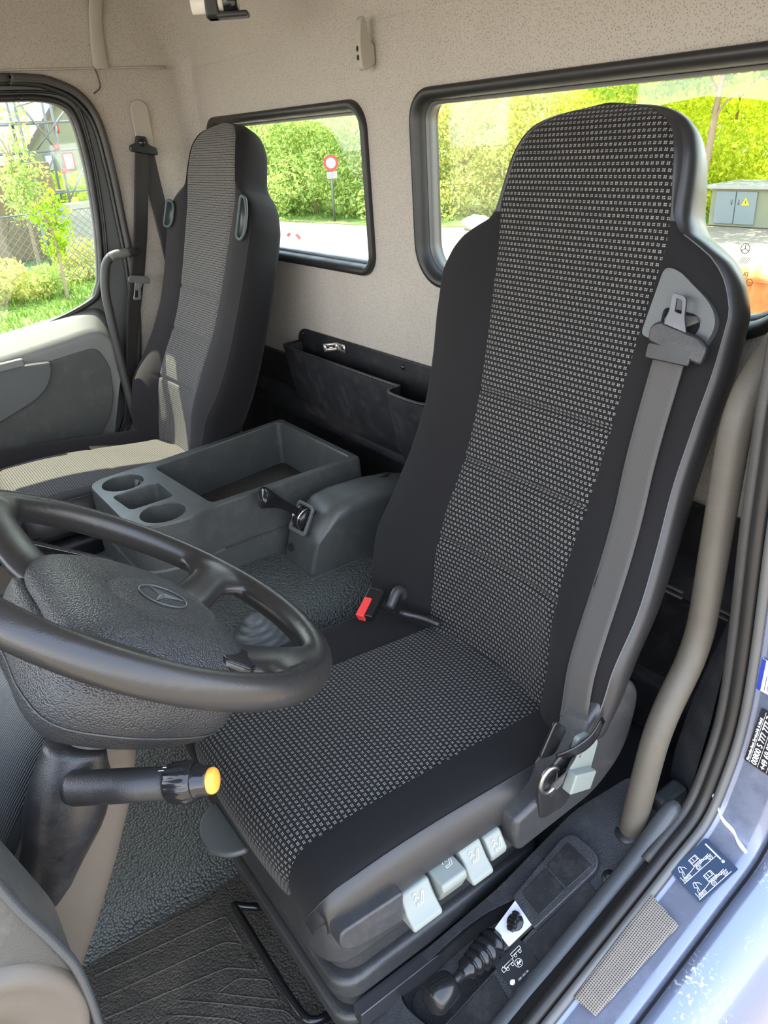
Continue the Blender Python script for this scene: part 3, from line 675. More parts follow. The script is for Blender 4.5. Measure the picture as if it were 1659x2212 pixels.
def cushion(root, xc, yb, zb, yf, zf, pat_mat, side_mat, hw=0.235, wp0=0.150, side_drop=0.105):
    """seat cushion: spine runs from the rear to the front and rolls over the front edge"""
    sp2 = []; Lf = yb - yf
    for k in range(0, 41):
        q = k / 40; sp2.append((yb + (yf + 0.05 - yb) * q, zb + (zf - zb) * sm(q * 1.15) ))
    for k in range(1, 15):
        a = math.pi / 2 * k / 14 * 1.05; sp2.append((yf + 0.05 - 0.05 * math.sin(a), zf - 0.055 * (1 - math.cos(a))))
    for k in range(1, 5): sp2.append((yf + 0.002 * k, zf - 0.060 - 0.012 * k))
    rows_p, rows_l, rows_r = [], [], []; N = len(sp2)
    for i, (y, z) in enumerate(sp2):
        q = i / (N - 1); a = sp2[max(0, i - 1)]; b = sp2[min(N - 1, i + 1)]; t = Vector((0, b[0] - a[0], b[1] - a[1])).normalized(); nn = Vector((0, t.z, -t.y))
        if nn.z < 0 and i < 40: nn = -nn
        if i >= 40 and nn.y > 0: nn = -nn
        ff = sm((i - 34) / 20)                                   # narrowing round the front corners
        front = max(0, (i - 38)) / (N - 39); c = hw - 0.055 * (front ** 2)
        wp = wp0 + 0.012 * q; bol = 0.016 * (1 - ff * 0.8)
        rear = sm(i / 6)
        def d(x):
            x = abs(x)
            if x <= wp: r = x / wp; return -0.006 + bol * 0.25 * r ** 2 + 0.008 * (1 - r * r) - 0.003 * math.exp(-((1 - r) / 0.03) ** 2) - 0.003 * math.exp(-((y - (yf + 0.30)) / 0.006) ** 2)
            r = (x - wp) / (c - wp); return -0.006 + bol * (0.25 + 0.9 * math.sin(min(1, r) * math.pi * 0.55)) - 0.003 * math.exp(-(r / 0.06) ** 2)
        P = lambda x, dd: Vector((xc + x, y, z)) + nn * dd
        rows_p.append([P(wp * (k / 9 - 1), d(wp * (k / 9 - 1))) for k in range(19)])
        for sg, RR in ((-1, rows_l), (1, rows_r)):
            row = [P(sg * (wp + (c - wp) * k / 6), d(wp + (c - wp) * k / 6)) for k in range(7)]
            dz = side_drop if i < 40 else side_drop * (1 - front * 0.85)
            e = row[-1]
            for k in range(1, 10):
                a2 = math.pi * 0.60 * k / 9; row.append(e + Vector((sg * 0.030 * math.sin(a2), 0.0, 0)) * 1.0 + (Vector((0, 0, -1)) if i < 48 else -nn * (1 - front) + Vector((0, 0.0, -0.4))) * dz * 0.78 * (1 - math.cos(a2)) * 0.75)
            RR.append(row)
    bm = BM(); grid(bm, rows_p, uvs=arcuv(rows_p)); obj('cushion_centre', bm, pat_mat, root, plabel='light patterned woven centre panel of the cushion')
    for RR in (rows_l, rows_r):
        A_ = [r_[:9] for r_ in RR]; B_ = [r_[8:] for r_ in RR]
        bm = BM(); grid(bm, A_, uvs=arcuv(A_)); obj('cushion_bolster', bm, side_mat, root)
        bm = BM(); grid(bm, B_); obj('cushion_side', bm, 'seat_vinyl', root)
        bm = BM(); tube(bm, [r_[8] + Vector((0.0008 if r_[8].x > xc else -0.0008, 0, 0.0005)) for r_ in RR[3::3]], 0.0010, 6); obj('cushion_seam', bm, 'plastic_cover', root)
    # underside closing pan
    bm = BM(); box(bm, (xc - hw + 0.0, yf + 0.03, zf - 0.10), (xc + hw, yb, zf - 0.055)); obj('cushion_pan', bm, 'plastic_black', root, bevel=0.015)
XD = 0.665
dseat = thing('driver_seat', 'large black driver seat with white dotted fabric, nearest the open door', 'seat', (XD, 0.95, 0.0))
st = Seat(XD, (1.172, 0.512), (1.403, 1.405), dseat)
_, dpat, dbl, dbr = build_back(st, 'fabric_dots', 'fabric_dark', 'seat_vinyl', 'stitch')
cushion(dseat, XD, 1.215, 0.520, 0.655, 0.548, 'fabric_dots', 'fabric_dark', side_drop=0.086)
# belt guide bezel on the shoulder
fb = st.fr(0, 0, 0.016); fbi = fb
bez = rpoly([(0.190, 0.716), (0.214, 0.712), (0.272, 0.676), (0.288, 0.650), (0.272, 0.608), (0.178, 0.622)], [0.012, 0.012, 0.02, 0.02, 0.01, 0.01])
hol = rpoly([(0.204, 0.664), (0.258, 0.660), (0.266, 0.645), (0.252, 0.622), (0.206, 0.628)], 0.010)
def flipz(fr): return fr
zdir = (fb.to_3x3() @ Vector((0, 0, 1))).dot(st.n)
bm = BM(); plate(bm, bez, [hol], 0.012 * (1 if zdir > 0 else -1), st.fr(-0.008, 0, 0.006)); obj('belt_guide_bezel', bm, 'plastic_grey', dseat, bevel=0.003, plabel='grey plastic belt guide surround')
bm = BM(); plate(bm, hol, [], 0.002 * (1 if zdir > 0 else -1), st.fr(-0.008, 0, 0.010)); obj('belt_guide_slot', bm, 'net_black', dseat)
# base: skirt, side cover, hinge cover
bm = BM(); plate(bm, rpoly([(0.42, 0.69), (0.47, 0.665), (0.86, 0.665), (0.90, 0.69), (0.905, 1.16), (0.42, 1.16)], 0.03), [], 0.10, Matrix.Translation((0, 0, 0.37)))
obj('base_skirt', bm, 'plastic_cover', dseat, bevel=0.012)
YZ = lambda x: Matrix(((0, 0, 1, x), (1, 0, 0, 0), (0, 1, 0, 0), (0, 0, 0, 1)))
side = rpoly([(0.962, 0.512), (0.960, 0.475), (0.968, 0.443), (1.134, 0.452), (1.205, 0.498), (1.226, 0.600), (1.205, 0.638), (1.169, 0.648), (1.128, 0.630), (1.085, 0.575), (1.035, 0.530), (0.98, 0.515)], [0.01, 0.01, 0.01, 0.03, 0.05, 0.03, 0.02, 0.02, 0.03, 0.04, 0.04, 0.03])
bm = BM(); plate(bm, side, [], 0.050, YZ(0.906)); obj('side_cover', bm, 'plastic_cover', dseat, bevel=0.013, seg=4, plabel='grey moulded hinge cover')
bm = BM(); plate(bm, rpoly([(0.672, 0.520), (0.668, 0.490), (0.690, 0.472), (0.766, 0.460), (0.770, 0.515)], [0.01, 0.015, 0.015, 0.006, 0.006]), [], 0.090, YZ(0.856)); obj('front_cover_corner', bm, 'plastic_cover', dseat, bevel=0.010, seg=4)
bm = BM(); box(bm, (0.885, 0.76, 0.445), (0.915, 0.95, 0.52)); obj('switch_panel', bm, 'plastic_black', dseat, bevel=0.003)
bm = BM(); plate(bm, rpoly([(1.000, 0.560), (1.008, 0.485), (1.060, 0.478), (1.092, 0.520), (1.085, 0.580), (1.05, 0.590)], 0.012), [], 0.006, YZ(0.954)); obj('anchor_recess', bm, 'plastic_black', dseat, bevel=0.003)
bm = BM()
for y, z in ((1.030, 0.530), (1.052, 0.548)): lathe(bm, [(0.0, 0.0012), (0.007, 0.001), (0.008, 0)], Matrix(((0, 0, 1, 0.960), (1, 0, 0, y), (0, 1.6, 0, z), (0, 0, 0, 1))), 14)
obj('anchor_hole', bm, 'net_black', dseat)
# recline lever (grey-green)
bm = BM(); plate(bm, rpoly([(1.056, 0.522), (1.108, 0.508), (1.125, 0.570), (1.102, 0.598), (1.078, 0.602)], 0.006), [], 0.010, YZ(0.952))
lev = obj('recline_lever', bm, 'switch_grey', dseat, bevel=0.003, plabel='grey-green recline lever')
bm = BM(); plate(bm, rpoly([(1.050, 0.520), (1.096, 0.502), (1.108, 0.532), (1.062, 0.552)], 0.004), [], 0.018, YZ(0.958)); obj('lever_grip', bm, 'switch_grey', lev, bevel=0.005)
# four seat adjustment switches
sw = [(0.772, 0.822, 0.482, 0.440, 0), (0.828, 0.872, 0.486, 0.442, 1), (0.877, 0.916, 0.487, 0.446, 0), (0.921, 0.952, 0.485, 0.450, 2)]
for y0, y1, z1, z0, kind in sw:
    if kind == 1: prof = [(0.90, z1), (0.952, z1 - 0.004), (0.955, z1 - 0.014), (0.943, z0), (0.90, z0)]
    elif kind == 2: prof = [(0.90, z1), (0.934, z1 + 0.004), (0.950, z0 + 0.014), (0.948, z0 + 0.002), (0.90, z0)]
    else: prof = [(0.90, z1), (0.930, z1 + 0.004), (0.946, z0 + 0.022), (0.960, z0 + 0.010), (0.960, z0 + 0.002), (0.90, z0 - 0.002)]
    bm = BM(); plate(bm, prof, [], -(y1 - y0), Matrix(((1, 0, 0, 0), (0, 0, -1, y0), (0, 1, 0, 0), (0, 0, 0, 1))))
    so = obj('adjuster_switch', bm, 'switch_grey', dseat, bevel=0.004, plabel='grey-green seat adjustment paddle')
    bm = BM(); c = (y0 + y1) / 2
    a = Vector((prof[1][0], c, prof[1][1])); b = Vector((prof[2][0], c, prof[2][1]))
    if kind == 1: fs = frame((0.928, c + 0.006, z1 + 0.0005), (0, 1, 0), (-1, 0, 0.08))
    else: fs = frame(a.lerp(b, 0.55) + Vector((0.0015, 0, 0.0012)), (0, 1, 0), a - b)
    lines2d(bm, [[(-0.006, -0.005), (0.001, -0.005), (0.007, 0.006), (0.009, 0.005), (0.004, -0.007), (-0.006, -0.008), (-0.006, -0.005)], [(-0.008, 0.0), (-0.004, 0.004), (0, 0)], [(-0.008, 0.006), (-0.005, 0.009), (-0.002, 0.006)]], 0.0008, fs, 0.0006)
    obj('symbol', bm, 'switch_symbol', so, smooth=False)
# front lift handle and slide bar, bellows, frame to the floor
bm = BM(); plate(bm, [(0.6575 + 0.0575 * math.cos(a), 0.657 + 0.052 * math.sin(a)) for a in [math.pi + math.pi * k / 24 for k in range(25)]], [], 0.012, Matrix.Translation((-0.015, 0, 0.437)))
obj('front_handle', bm, 'plastic_grey', dseat, bevel=0.005, plabel='grey half-round pull handle')
bm = BM(); tube(bm, fillet([(0.56, 0.72, 0.10), (0.53, 0.665, 0.12), (0.52, 0.66, 0.12), (0.74, 0.66, 0.12), (0.80, 0.665, 0.12), (0.80, 0.76, 0.11)], 0.03), 0.0075, 10); obj('slide_bar', bm, 'gloss_black', dseat)
bm = BM()
for k in range(5):
    z0 = 0.145 + k * 0.045; ins_ = 0.012 * (k % 2)
    plate(bm, rrect(0.445 + ins_, 0.875 - ins_, 0.69 + ins_, 1.12 - ins_, 0.04), [], 0.046, Matrix.Translation((0, 0, z0)))
obj('suspension_bellows', bm, 'plastic_cover', dseat, bevel=0.012)
bm = BM(); box(bm, (0.45, 0.73, 0.0), (0.87, 1.12, 0.15)); obj('seat_pedestal', bm, 'plastic_panel', dseat, bevel=0.01)
bm = BM(); box(bm, (0.872, 0.71, 0.20), (0.895, 1.05, 0.235)); obj('slide_rail', bm, 'dark_steel', dseat, bevel=0.002)
# passenger seat
XPs = -0.665
pseat = thing('passenger_seat', 'smaller black and grey passenger seat by the far door, partly sunlit', 'seat', (XPs, 0.95, 0.0))
sp3 = Seat(XPs, (1.125, 0.560), (1.405, 1.425), pseat)
build_back(sp3, 'fabric_blocks', 'fabric_brown', 'fabric_dark', 'net_black')
cushion(pseat, XPs, 1.17, 0.560, 0.60, 0.600, 'fabric_blocks', 'fabric_brown', hw=0.235)
bm = BM(); box(bm, (XPs - 0.22, 0.66, 0.0), (XPs + 0.22, 1.12, 0.48)); obj('seat_base', bm, 'plastic_panel', pseat, bevel=0.02)
bm = BM(); plate(bm, rpoly([(1.08, 0.48), (1.16, 0.50), (1.20, 0.60), (1.17, 0.66), (1.12, 0.60)], 0.02), [], 0.02, Matrix(((0, 0, 1, XPs - 0.262), (1, 0, 0, 0), (0, 1, 0, 0), (0, 0, 0, 1)))); obj('recline_lever', bm, 'gloss_black', pseat, bevel=0.004)
for sgn, pl, pan in ((1, [(0.236, 0.742), (0.262, 0.735), (0.276, 0.70), (0.279, 0.655), (0.265, 0.632), (0.240, 0.640)], 1), (-1, [(-0.265, 0.715), (-0.225, 0.715), (-0.205, 0.70), (-0.205, 0.655), (-0.225, 0.640), (-0.270, 0.642)], 0)):
    L = rpoly(pl, 0.012); rim = BM(); dd = 0.020 if sgn > 0 else 0.022
    tube(rim, [sp3.P(a, t, dd + (-0.10 * max(0, a - 0.245) if sgn > 0 else 0)) for a, t in L], 0.0042, 8, closed=True); fo = obj('guide_opening', rim, 'piping', pseat)
    bm = BM(); plate(bm, L, [], 0.003, sp3.fr(0, 0, dd - 0.004)); obj('opening_panel', bm, 'seat_vinyl', fo)
#SECTION_OBJECTS
# ------------------------------------------------------------------ driver's seat belt
tb = [0.618, 0.56, 0.50, 0.44, 0.38, 0.32, 0.26, 0.20, 0.14, 0.08, 0.03]
def beltd(t): wp, Wf, db, Wm, Wb, th = interp(BT, t); return db + 0.014
cen = [st.P(interp([(0.03, 0.262), (0.14, 0.252), (0.28, 0.236), (0.46, 0.224), (0.62, 0.229)], t)[0], t, max(beltd(t) + 0.001, 0.024)) for i, t in enumerate(tb)]
cen = cen[:-1] + [Vector((0.930, 1.105, 0.600)), Vector((0.940, 1.080, 0.560))]
root = thing('seat_belt', 'taut grey seat belt running down the driver seat from its shoulder guide', 'seat belt', (0.92, 1.108, 0.49))
bm = BM(); ribbon(bm, crom(cen, 3), (1, 0, 0), 0.047); obj('webbing', bm, 'belt_grey', root)
bm = BM(); ribbon(bm, crom([st.P(0.236, 0.64, 0.026), st.P(0.228, 0.652, 0.020), st.P(0.230, 0.660, 0.010)], 4), (1, 0, 0), 0.046); obj('upper_webbing', bm, 'belt_grey', root)
# tongue
ft = st.fr(-0.012, 0, 0.024)
bm = BM(); plate(bm, rpoly([(0.206, 0.616), (0.292, 0.598), (0.296, 0.622), (0.280, 0.634), (0.216, 0.646), (0.204, 0.636)], 0.007), [], 0.010, ft); tg = obj('tongue_holder', bm, 'plastic_black', root, bevel=0.004)
bm = BM(); plate(bm, rpoly([(0.224, 0.640), (0.262, 0.632), (0.252, 0.655), (0.248, 0.680), (0.226, 0.684), (0.228, 0.662)], 0.006), [rpoly([(0.236, 0.660), (0.247, 0.658), (0.243, 0.675), (0.234, 0.677)], 0.002)], 0.003, st.fr(-0.012, 0, 0.030)); obj('tongue_plate', bm, 'dark_steel', root, bevel=0.0008)
bm = BM(); plate(bm, rrect(0.210, 0.278, 0.594, 0.616, 0.004), [], 0.008, st.fr(-0.014, 0.0, 0.026) @ Matrix.Rotation(0, 4, 'Z')); obj('slide_clip', bm, 'satin_black', root, bevel=0.002)
# lower anchor: bolt ring and curled webbing end
bm = BM(); tube(bm, crom([(0.962, 1.020 + 0.018 * math.cos(a), 0.560 + 0.022 * math.sin(a)) for a in [2 * math.pi * k / 12 for k in range(12)]], 3, True), 0.004, 8, closed=True); obj('anchor_ring', bm, 'steel', root)
bm = BM(); ribbon(bm, crom([(0.940, 1.085, 0.575), (0.960, 1.070, 0.572), (0.968, 1.045, 0.560), (0.966, 1.025, 0.545)], 4), (0.2, 0.35, 0.9), 0.030); obj('anchor_loop', bm, 'belt_dark', root)
bm = BM(); plate(bm, rpoly([(1.018, 0.585), (1.050, 0.575), (1.075, 0.610), (1.050, 0.640)], 0.010), [], 0.006, Matrix(((0, 0, 1, 0.938), (1, 0, 0, 0), (0, 1, 0, 0), (0, 0, 0, 1)))); obj('anchor_shield', bm, 'gloss_black', root, bevel=0.002)
bm = BM(); ribbon(bm, crom([(0.955, 1.040, 0.585), (0.968, 1.065, 0.592), (0.972, 1.095, 0.600), (0.966, 1.125, 0.615)], 4), (0, -0.35, 0.9), 0.018, wfun=lambda t: 0.3 + 0.9 * math.sin(0.4 + 2.2 * t)); obj('torn_cover', bm, 'gloss_black', root)
# buckle with red button
root = thing('seat_belt_buckle', 'black buckle with red release button between driver seat and tunnel', 'buckle', (0.462, 1.06, 0.53))
fbk = frame((0.470, 1.035, 0.585), (0.9, 0.45, 0), (-0.35, 0.6, 0.3))
bm = BM(); box(bm, (-0.014, -0.005, -0.022), (0.020, 0.060, -0.002), fbk); obj('housing', bm, 'gloss_black', root, bevel=0.004)
bm = BM(); box(bm, (-0.011, -0.009, -0.018), (0.005, 0.034, 0.001), fbk); obj('release_button', bm, 'button_red', root, bevel=0.002)
bm = BM(); tube(bm, crom([(0.480, 1.09, 0.575), (0.472, 1.12, 0.60), (0.468, 1.14, 0.57), (0.47, 1.15, 0.52)], 5), 0.010, 10); obj('stalk', bm, 'plastic_cover', root)
bm = BM(); tube(bm, crom([(0.50, 1.10, 0.57), (0.53, 1.13, 0.56), (0.56, 1.15, 0.55)], 5), 0.007, 8); obj('cable', bm, 'plastic_black', root)
# ------------------------------------------------------------------ passenger's seat belt
root = thing('seat_belt', 'dark seat belt hanging from the pillar beside the passenger seat', 'seat belt', (-1.0, 1.06, 0.55))
cen = [(-0.995, 1.300, 1.385), (-0.994, 1.285, 1.33), (-0.99, 1.245, 1.17), (-0.985, 1.205, 1.04), (-0.985, 1.165, 0.92), (-0.985, 1.11, 0.72), (-0.985, 1.062, 0.56)]
bm = BM(); ribbon(bm, crom(cen, 5), (-0.15, 0.9, -0.1), 0.047, wfun=lambda t: 1 if t < 0.6 else 1 - 0.55 * sm((t - 0.6) / 0.4)); obj('front_webbing', bm, 'belt_dark', root)
cen = [(-1.005, 1.315, 1.388), (-1.008, 1.320, 1.30), (-1.008, 1.330, 1.15), (-1.008, 1.335, 1.0), (-1.008, 1.335, 0.80), (-1.008, 1.34, 0.55)]
bm = BM(); ribbon(bm, crom(cen, 5), (0.0, 0.9, 0.1), 0.047); obj('rear_webbing', bm, 'belt_dark', root)
fa = Matrix(((0, 0, 1, -1.000), (1, 0, 0, 0), (0, 1, 0, 0), (0, 0, 0, 1)))
bm = BM(); plate(bm, rpoly([(1.262, 1.388), (1.345, 1.372), (1.345, 1.392), (1.322, 1.402), (1.318, 1.425), (1.288, 1.430), (1.282, 1.410), (1.262, 1.405)], 0.006), [], 0.014, fa); an = obj('belt_anchor', bm, 'plastic_black', root, bevel=0.004)
bm = BM(); lathe(bm, [(0.0, 0.006), (0.010, 0.005), (0.012, 0.0)], Matrix(((0, 0, 1, -0.987), (1, 0, 0, 1.302), (0, 1, 0, 1.410), (0, 0, 0, 1))), 20); obj('anchor_bolt', bm, 'gloss_black', an)
fa = Matrix(((0, 0, 1, -0.978), (1, 0, 0, 0), (0, 1, 0, 0), (0, 0, 0, 1)))
bm = BM(); plate(bm, rpoly([(1.168, 1.022), (1.232, 1.008), (1.238, 1.020), (1.228, 1.032), (1.180, 1.043), (1.168, 1.036)], 0.005), [], 0.010, fa); obj('tongue_holder', bm, 'rubber_grey', root, bevel=0.003)
bm = BM(); plate(bm, rpoly([(1.188, 1.022), (1.214, 1.016), (1.202, 1.000), (1.196, 0.965), (1.170, 0.968), (1.182, 1.002)], 0.004), [rpoly([(1.183, 0.996), (1.193, 0.994), (1.189, 0.973), (1.177, 0.975)], 0.001)], 0.003, Matrix.Translation((0.006, 0, 0)) @ fa); obj('tongue_plate', bm, 'chrome', root, bevel=0.0006)
# height adjuster cover
bm = BM(); plate(bm, rrect(-0.028, 0.028, -0.085, 0.055, 0.027, 8), [], 0.008, frame((-1.029, 1.325, 1.470), (0, 1, 0), (0, 0.08, 1)))
setp(obj('belt_height_adjuster', bm, 'strip_beige', bevel=0.004), 'smooth beige oblong cover on the pillar above the passenger belt anchor', 'belt adjuster cover')
# ------------------------------------------------------------------ grab handles
root = thing('grab_handle', 'long foam-covered grab bar with two bends beside the driver door pillar', 'grab handle', (1.0, 1.18, 0.36))
path = fillet([(1.0, 1.47, 1.16), (1.0, 1.37, 1.125), (1.0, 1.300, 1.055), (1.0, 1.296, 0.90), (1.0, 1.290, 0.685), (1.0, 1.215, 0.580), (1.0, 1.190, 0.46), (1.0, 1.170, 0.335)], 0.06, 7)
bm = BM(); tube(bm, path, 0.0205, 20); obj('grip_tube', bm, 'foam_grip', root)
bm = BM(); lathe(bm, [(0.025, 0.0), (0.025, 0.004), (0.021, 0.008)], Matrix.Translation((1.0, 1.172, 0.372)), 20); obj('foot_collar', bm, 'plastic_black', root)
root = thing('grab_handle', 'dark curved grab bar by the passenger door, its bend worn silver', 'grab handle', (-0.95, 1.09, 0.56))
path = fillet([(-1.02, 1.235, 1.105), (-0.955, 1.19, 1.112), (-0.95, 1.110, 1.112), (-0.95, 1.083, 1.02), (-0.95, 1.082, 0.78), (-0.95, 1.086, 0.62), (-0.95, 1.10, 0.50)], 0.045, 7)
bm = BM(); tube(bm, path, 0.0135, 16); obj('grip_tube', bm, 'foam_dark', root)
bm = BM(); tube(bm, [p for p in path[5:13]], 0.01375, 16); obj('worn_bend', bm, 'plastic_lightgrey', root, plabel='worn pale bend')
# ------------------------------------------------------------------ centre tray with cup holders
root = thing('storage_console', 'grey plastic storage tray with two cup holders between the seats', 'storage console', (-0.15, 1.05, 0.5))
ZT = 0.67
outer = rpoly([(-0.325, 0.765), (-0.235, 0.765), (-0.165, 0.800), (-0.055, 0.765), (0.0, 0.775), (0.022, 0.815), (0.022, 0.905), (0.006, 0.945), (0.008, 1.35), (-0.392, 1.345), (-0.345, 0.93), (-0.345, 0.80)], [0.05, 0.05, 0.06, 0.05, 0.04, 0.04, 0.03, 0.03, 0.012, 0.02, 0.03, 0.03], 6)
outer = rpoly([(-0.338, 0.768), (-0.005, 0.772), (0.024, 0.880), (0.006, 0.955), (0.008, 1.350), (-0.395, 1.345), (-0.345, 0.93)], [0.055, 0.055, 0.05, 0.03, 0.012, 0.015, 0.05], 7)
c1 = [(-0.274 + 0.050 * math.cos(a), 0.838 + 0.050 * math.sin(a)) for a in [2 * math.pi * k / 32 for k in range(32)]]
c2 = [(-0.043 + 0.051 * math.cos(a), 0.852 + 0.051 * math.sin(a)) for a in [2 * math.pi * k / 32 for k in range(32)]]
mid = rpoly([(-0.212, 0.790), (-0.106, 0.800), (-0.108, 0.905), (-0.218, 0.905)], 0.016)
tray = rpoly([(-0.318, 0.930), (-0.010, 0.955), (-0.012, 1.335), (-0.378, 1.330)], [0.03, 0.02, 0.012, 0.015])
bm = BM(); plate(bm, outer, [c1, c2, mid, tray], 0.0, Matrix.Translation((0, 0, ZT)))
def shell_loop(bm, lp, zs, scales, floor=True):
    cx = sum(p[0] for p in lp) / len(lp); cy = sum(p[1] for p in lp) / len(lp)
    rows = [[(cx + (p[0] - cx) * s_, cy + (p[1] - cy) * s_, z) for p in lp] for z, s_ in zip(zs, scales)]
    grid(bm, rows, closed=True)
    if floor: bm.faces.new([bm.verts.new(p) for p in rows[-1]])
shell_loop(bm, outer, (ZT, ZT - 0.006, ZT - 0.11, ZT - 0.115, ZT - 0.175), (1.0, 1.008, 1.015, 1.03, 1.035), False)
for lp, dep, sc in ((c1, 0.075, 0.88), (c2, 0.075, 0.88), (mid, 0.060, 0.86), (tray, 0.125, 0.95)): shell_loop(bm, lp, (ZT, ZT - 0.003, ZT - dep), (1.0, 0.985, sc))
bmesh.ops.remove_doubles(bm, verts=bm.verts, dist=1e-5)
obj('console_body', bm, 'plastic_console', root, smooth=False, bevel=0.0025)
bm = BM()
for k in range(3):
    a = math.radians(75 + 22 * k); p = Vector((-0.274 + 0.046 * math.cos(a), 0.838 + 0.046 * math.sin(a), ZT - 0.012)); t = Vector((-math.sin(a), math.cos(a), 0)); nn = Vector((-math.cos(a), -math.sin(a), 0))
    vs = [bm.verts.new(q) for q in (p - t * 0.008, p + t * 0.008, p + nn * 0.012 + Vector((0, 0, -0.024)))]; bm.faces.new(vs)
obj('cup_fin', bm, 'plastic_console', root, solid=0.002)
bm = BM(); plate(bm, [(a * 0.95 + (-0.18) * 0.05, b * 0.95 + 1.135 * 0.05) for a, b in tray], [], 0.003, Matrix.Translation((0, 0, ZT - 0.124))); obj('tray_liner', bm, 'rubber_mat', root)
bm = BM(); tube(bm, [(0.0145, 0.96, 0.560), (0.0155, 1.34, 0.560)], 0.002, 6); obj('side_groove', bm, 'plastic_black', root)
# parking brake lever box
root = thing('parking_brake_unit', 'rounded grey housing with chrome-edged brake lever, right of the tray', 'brake lever unit', (0.11, 1.25, 0.49))
def rsec(x0, x1, z0, z1, r, y, n=5, dy=lambda z: 0): return [(a, y + dy(b), b) for a, b in rrect(x0, x1, z0, z1, [0.012, r, r, 0.012], n)]
bm = BM(); rows = []
for y, h, wd, r in ((1.095, 0.570, 0.058, 0.03), (1.100, 0.596, 0.064, 0.032), (1.125, 0.625, 0.066, 0.034), (1.165, 0.645, 0.066, 0.034), (1.22, 0.655, 0.064, 0.034), (1.30, 0.656, 0.062, 0.034), (1.37, 0.650, 0.060, 0.034), (1.43, 0.632, 0.058, 0.034), (1.465, 0.60, 0.052, 0.03)):
    xc = 0.100 + (y - 1.1) * 0.10
    rows.append(rsec(xc - wd, xc + wd, 0.485, h, r, y, 5, lambda z: (z - 0.5) * 0.30 * sm((1.20 - y) / 0.10)))
grid(bm, rows, closed=True, cap0=True, cap1=True)
obj('housing', bm, 'plastic_console', root, bevel=0.010, seg=4)
bm = BM(); box(bm, (0.028, 1.085, 0.488), (0.178, 1.44, 0.500)); obj('base_flange', bm, 'plastic_console', root, bevel=0.004)
ffz = frame((0.092, 1.128, 0.612), (1, 0.1, 0), (0, 0.52, 0.85))
bm = BM(); plate(bm, rpoly([(-0.030, -0.040), (0.034, -0.040), (0.034, 0.034), (-0.028, 0.034)], 0.010), [rpoly([(-0.022, -0.030), (0.026, -0.030), (0.026, 0.026), (-0.020, 0.026)], 0.006)], 0.008, ffz); obj('lever_bezel', bm, 'plastic_grey', root, bevel=0.002)
bm = BM(); fdr = frame((0.092, 1.135, 0.605), (0, 0, 1), (0, 1, 0))
lathe(bm, [(0.0, -0.020), (0.026, -0.020), (0.028, -0.018), (0.028, 0.018), (0.026, 0.020), (0.0, 0.020)], fdr, 32); dr = obj('lever_drum', bm, 'gloss_black', root)
bm = BM(); tube(bm, [(0.092 - 0.014, 1.135 + 0.0282 * math.cos(a), 0.605 + 0.0282 * math.sin(a)) for a in [math.radians(60 + 8 * k) for k in range(22)]], 0.0022, 6); tube(bm, [(0.092 + 0.010, 1.135 + 0.0282 * math.cos(a), 0.605 + 0.0282 * math.sin(a)) for a in [math.radians(60 + 8 * k) for k in range(22)]], 0.0022, 6); obj('chrome_strip', bm, 'chrome', dr)
pk = [Vector((0.090, 1.118, 0.628)), Vector((0.086, 1.098, 0.645)), Vector((0.080, 1.080, 0.660)), Vector((0.075, 1.064, 0.671)), Vector((0.070, 1.050, 0.679)), Vector((0.066, 1.038, 0.684))]
rad = lambda t: interp([(0, 0.011), (0.2, 0.012), (0.45, 0.017), (0.68, 0.026), (0.86, 0.030), (0.95, 0.026), (1.0, 0.012)], t)[0]
bm = BM(); tube(bm, crom(pk, 6), rad, 18, prof=lambda a: (0.8 * math.cos(a), 1.15 * math.sin(a))); obj('lever_knob', bm, 'gloss_black', root, plabel='glossy black flared knob')
for nm, p, r in (('screw_hole', (0.062, 1.0975, 0.528), 0.009),):
    bm = BM(); lathe(bm, [(0.0, 0.0005), (r * 0.7, 0.001), (r, 0.003), (r * 1.15, 0.0)], frame((p[0], p[1] + 0.004, p[2]), (1, 0, 0), (0, 0.25, 1)), 18); obj(nm, bm, 'net_black', root)
bm = BM(); lathe(bm, [(0.0, 0.0008), (0.009, 0.001), (0.010, 0.0)], Matrix(((1, 0, 0, 0.108), (0, 1.3, 0, 1.35), (0, 0, 1, 0.6545), (0, 0, 0, 1))), 18); obj('top_hole', bm, 'net_black', root)
# gear lever boot on the tunnel
root = thing('gear_lever_boot', 'grey stepped rubber bellows on the tunnel, seen through the wheel', 'gaiter', (0.295, 0.90, 0.47))
bm = BM(); pr = []
for k in range(5): pr += [(0.078 - 0.013 * k, 0.012 * k), (0.080 - 0.013 * k, 0.007 + 0.012 * k), (0.070 - 0.013 * k, 0.011 + 0.012 * k)]
pr += [(0.0, 0.065)]
lathe(bm, pr, frame((0.285, 0.905, 0.478), (1, 0, 0.25), (0, 1, 0.1)), 40); obj('bellows', bm, 'plastic_grey', root)
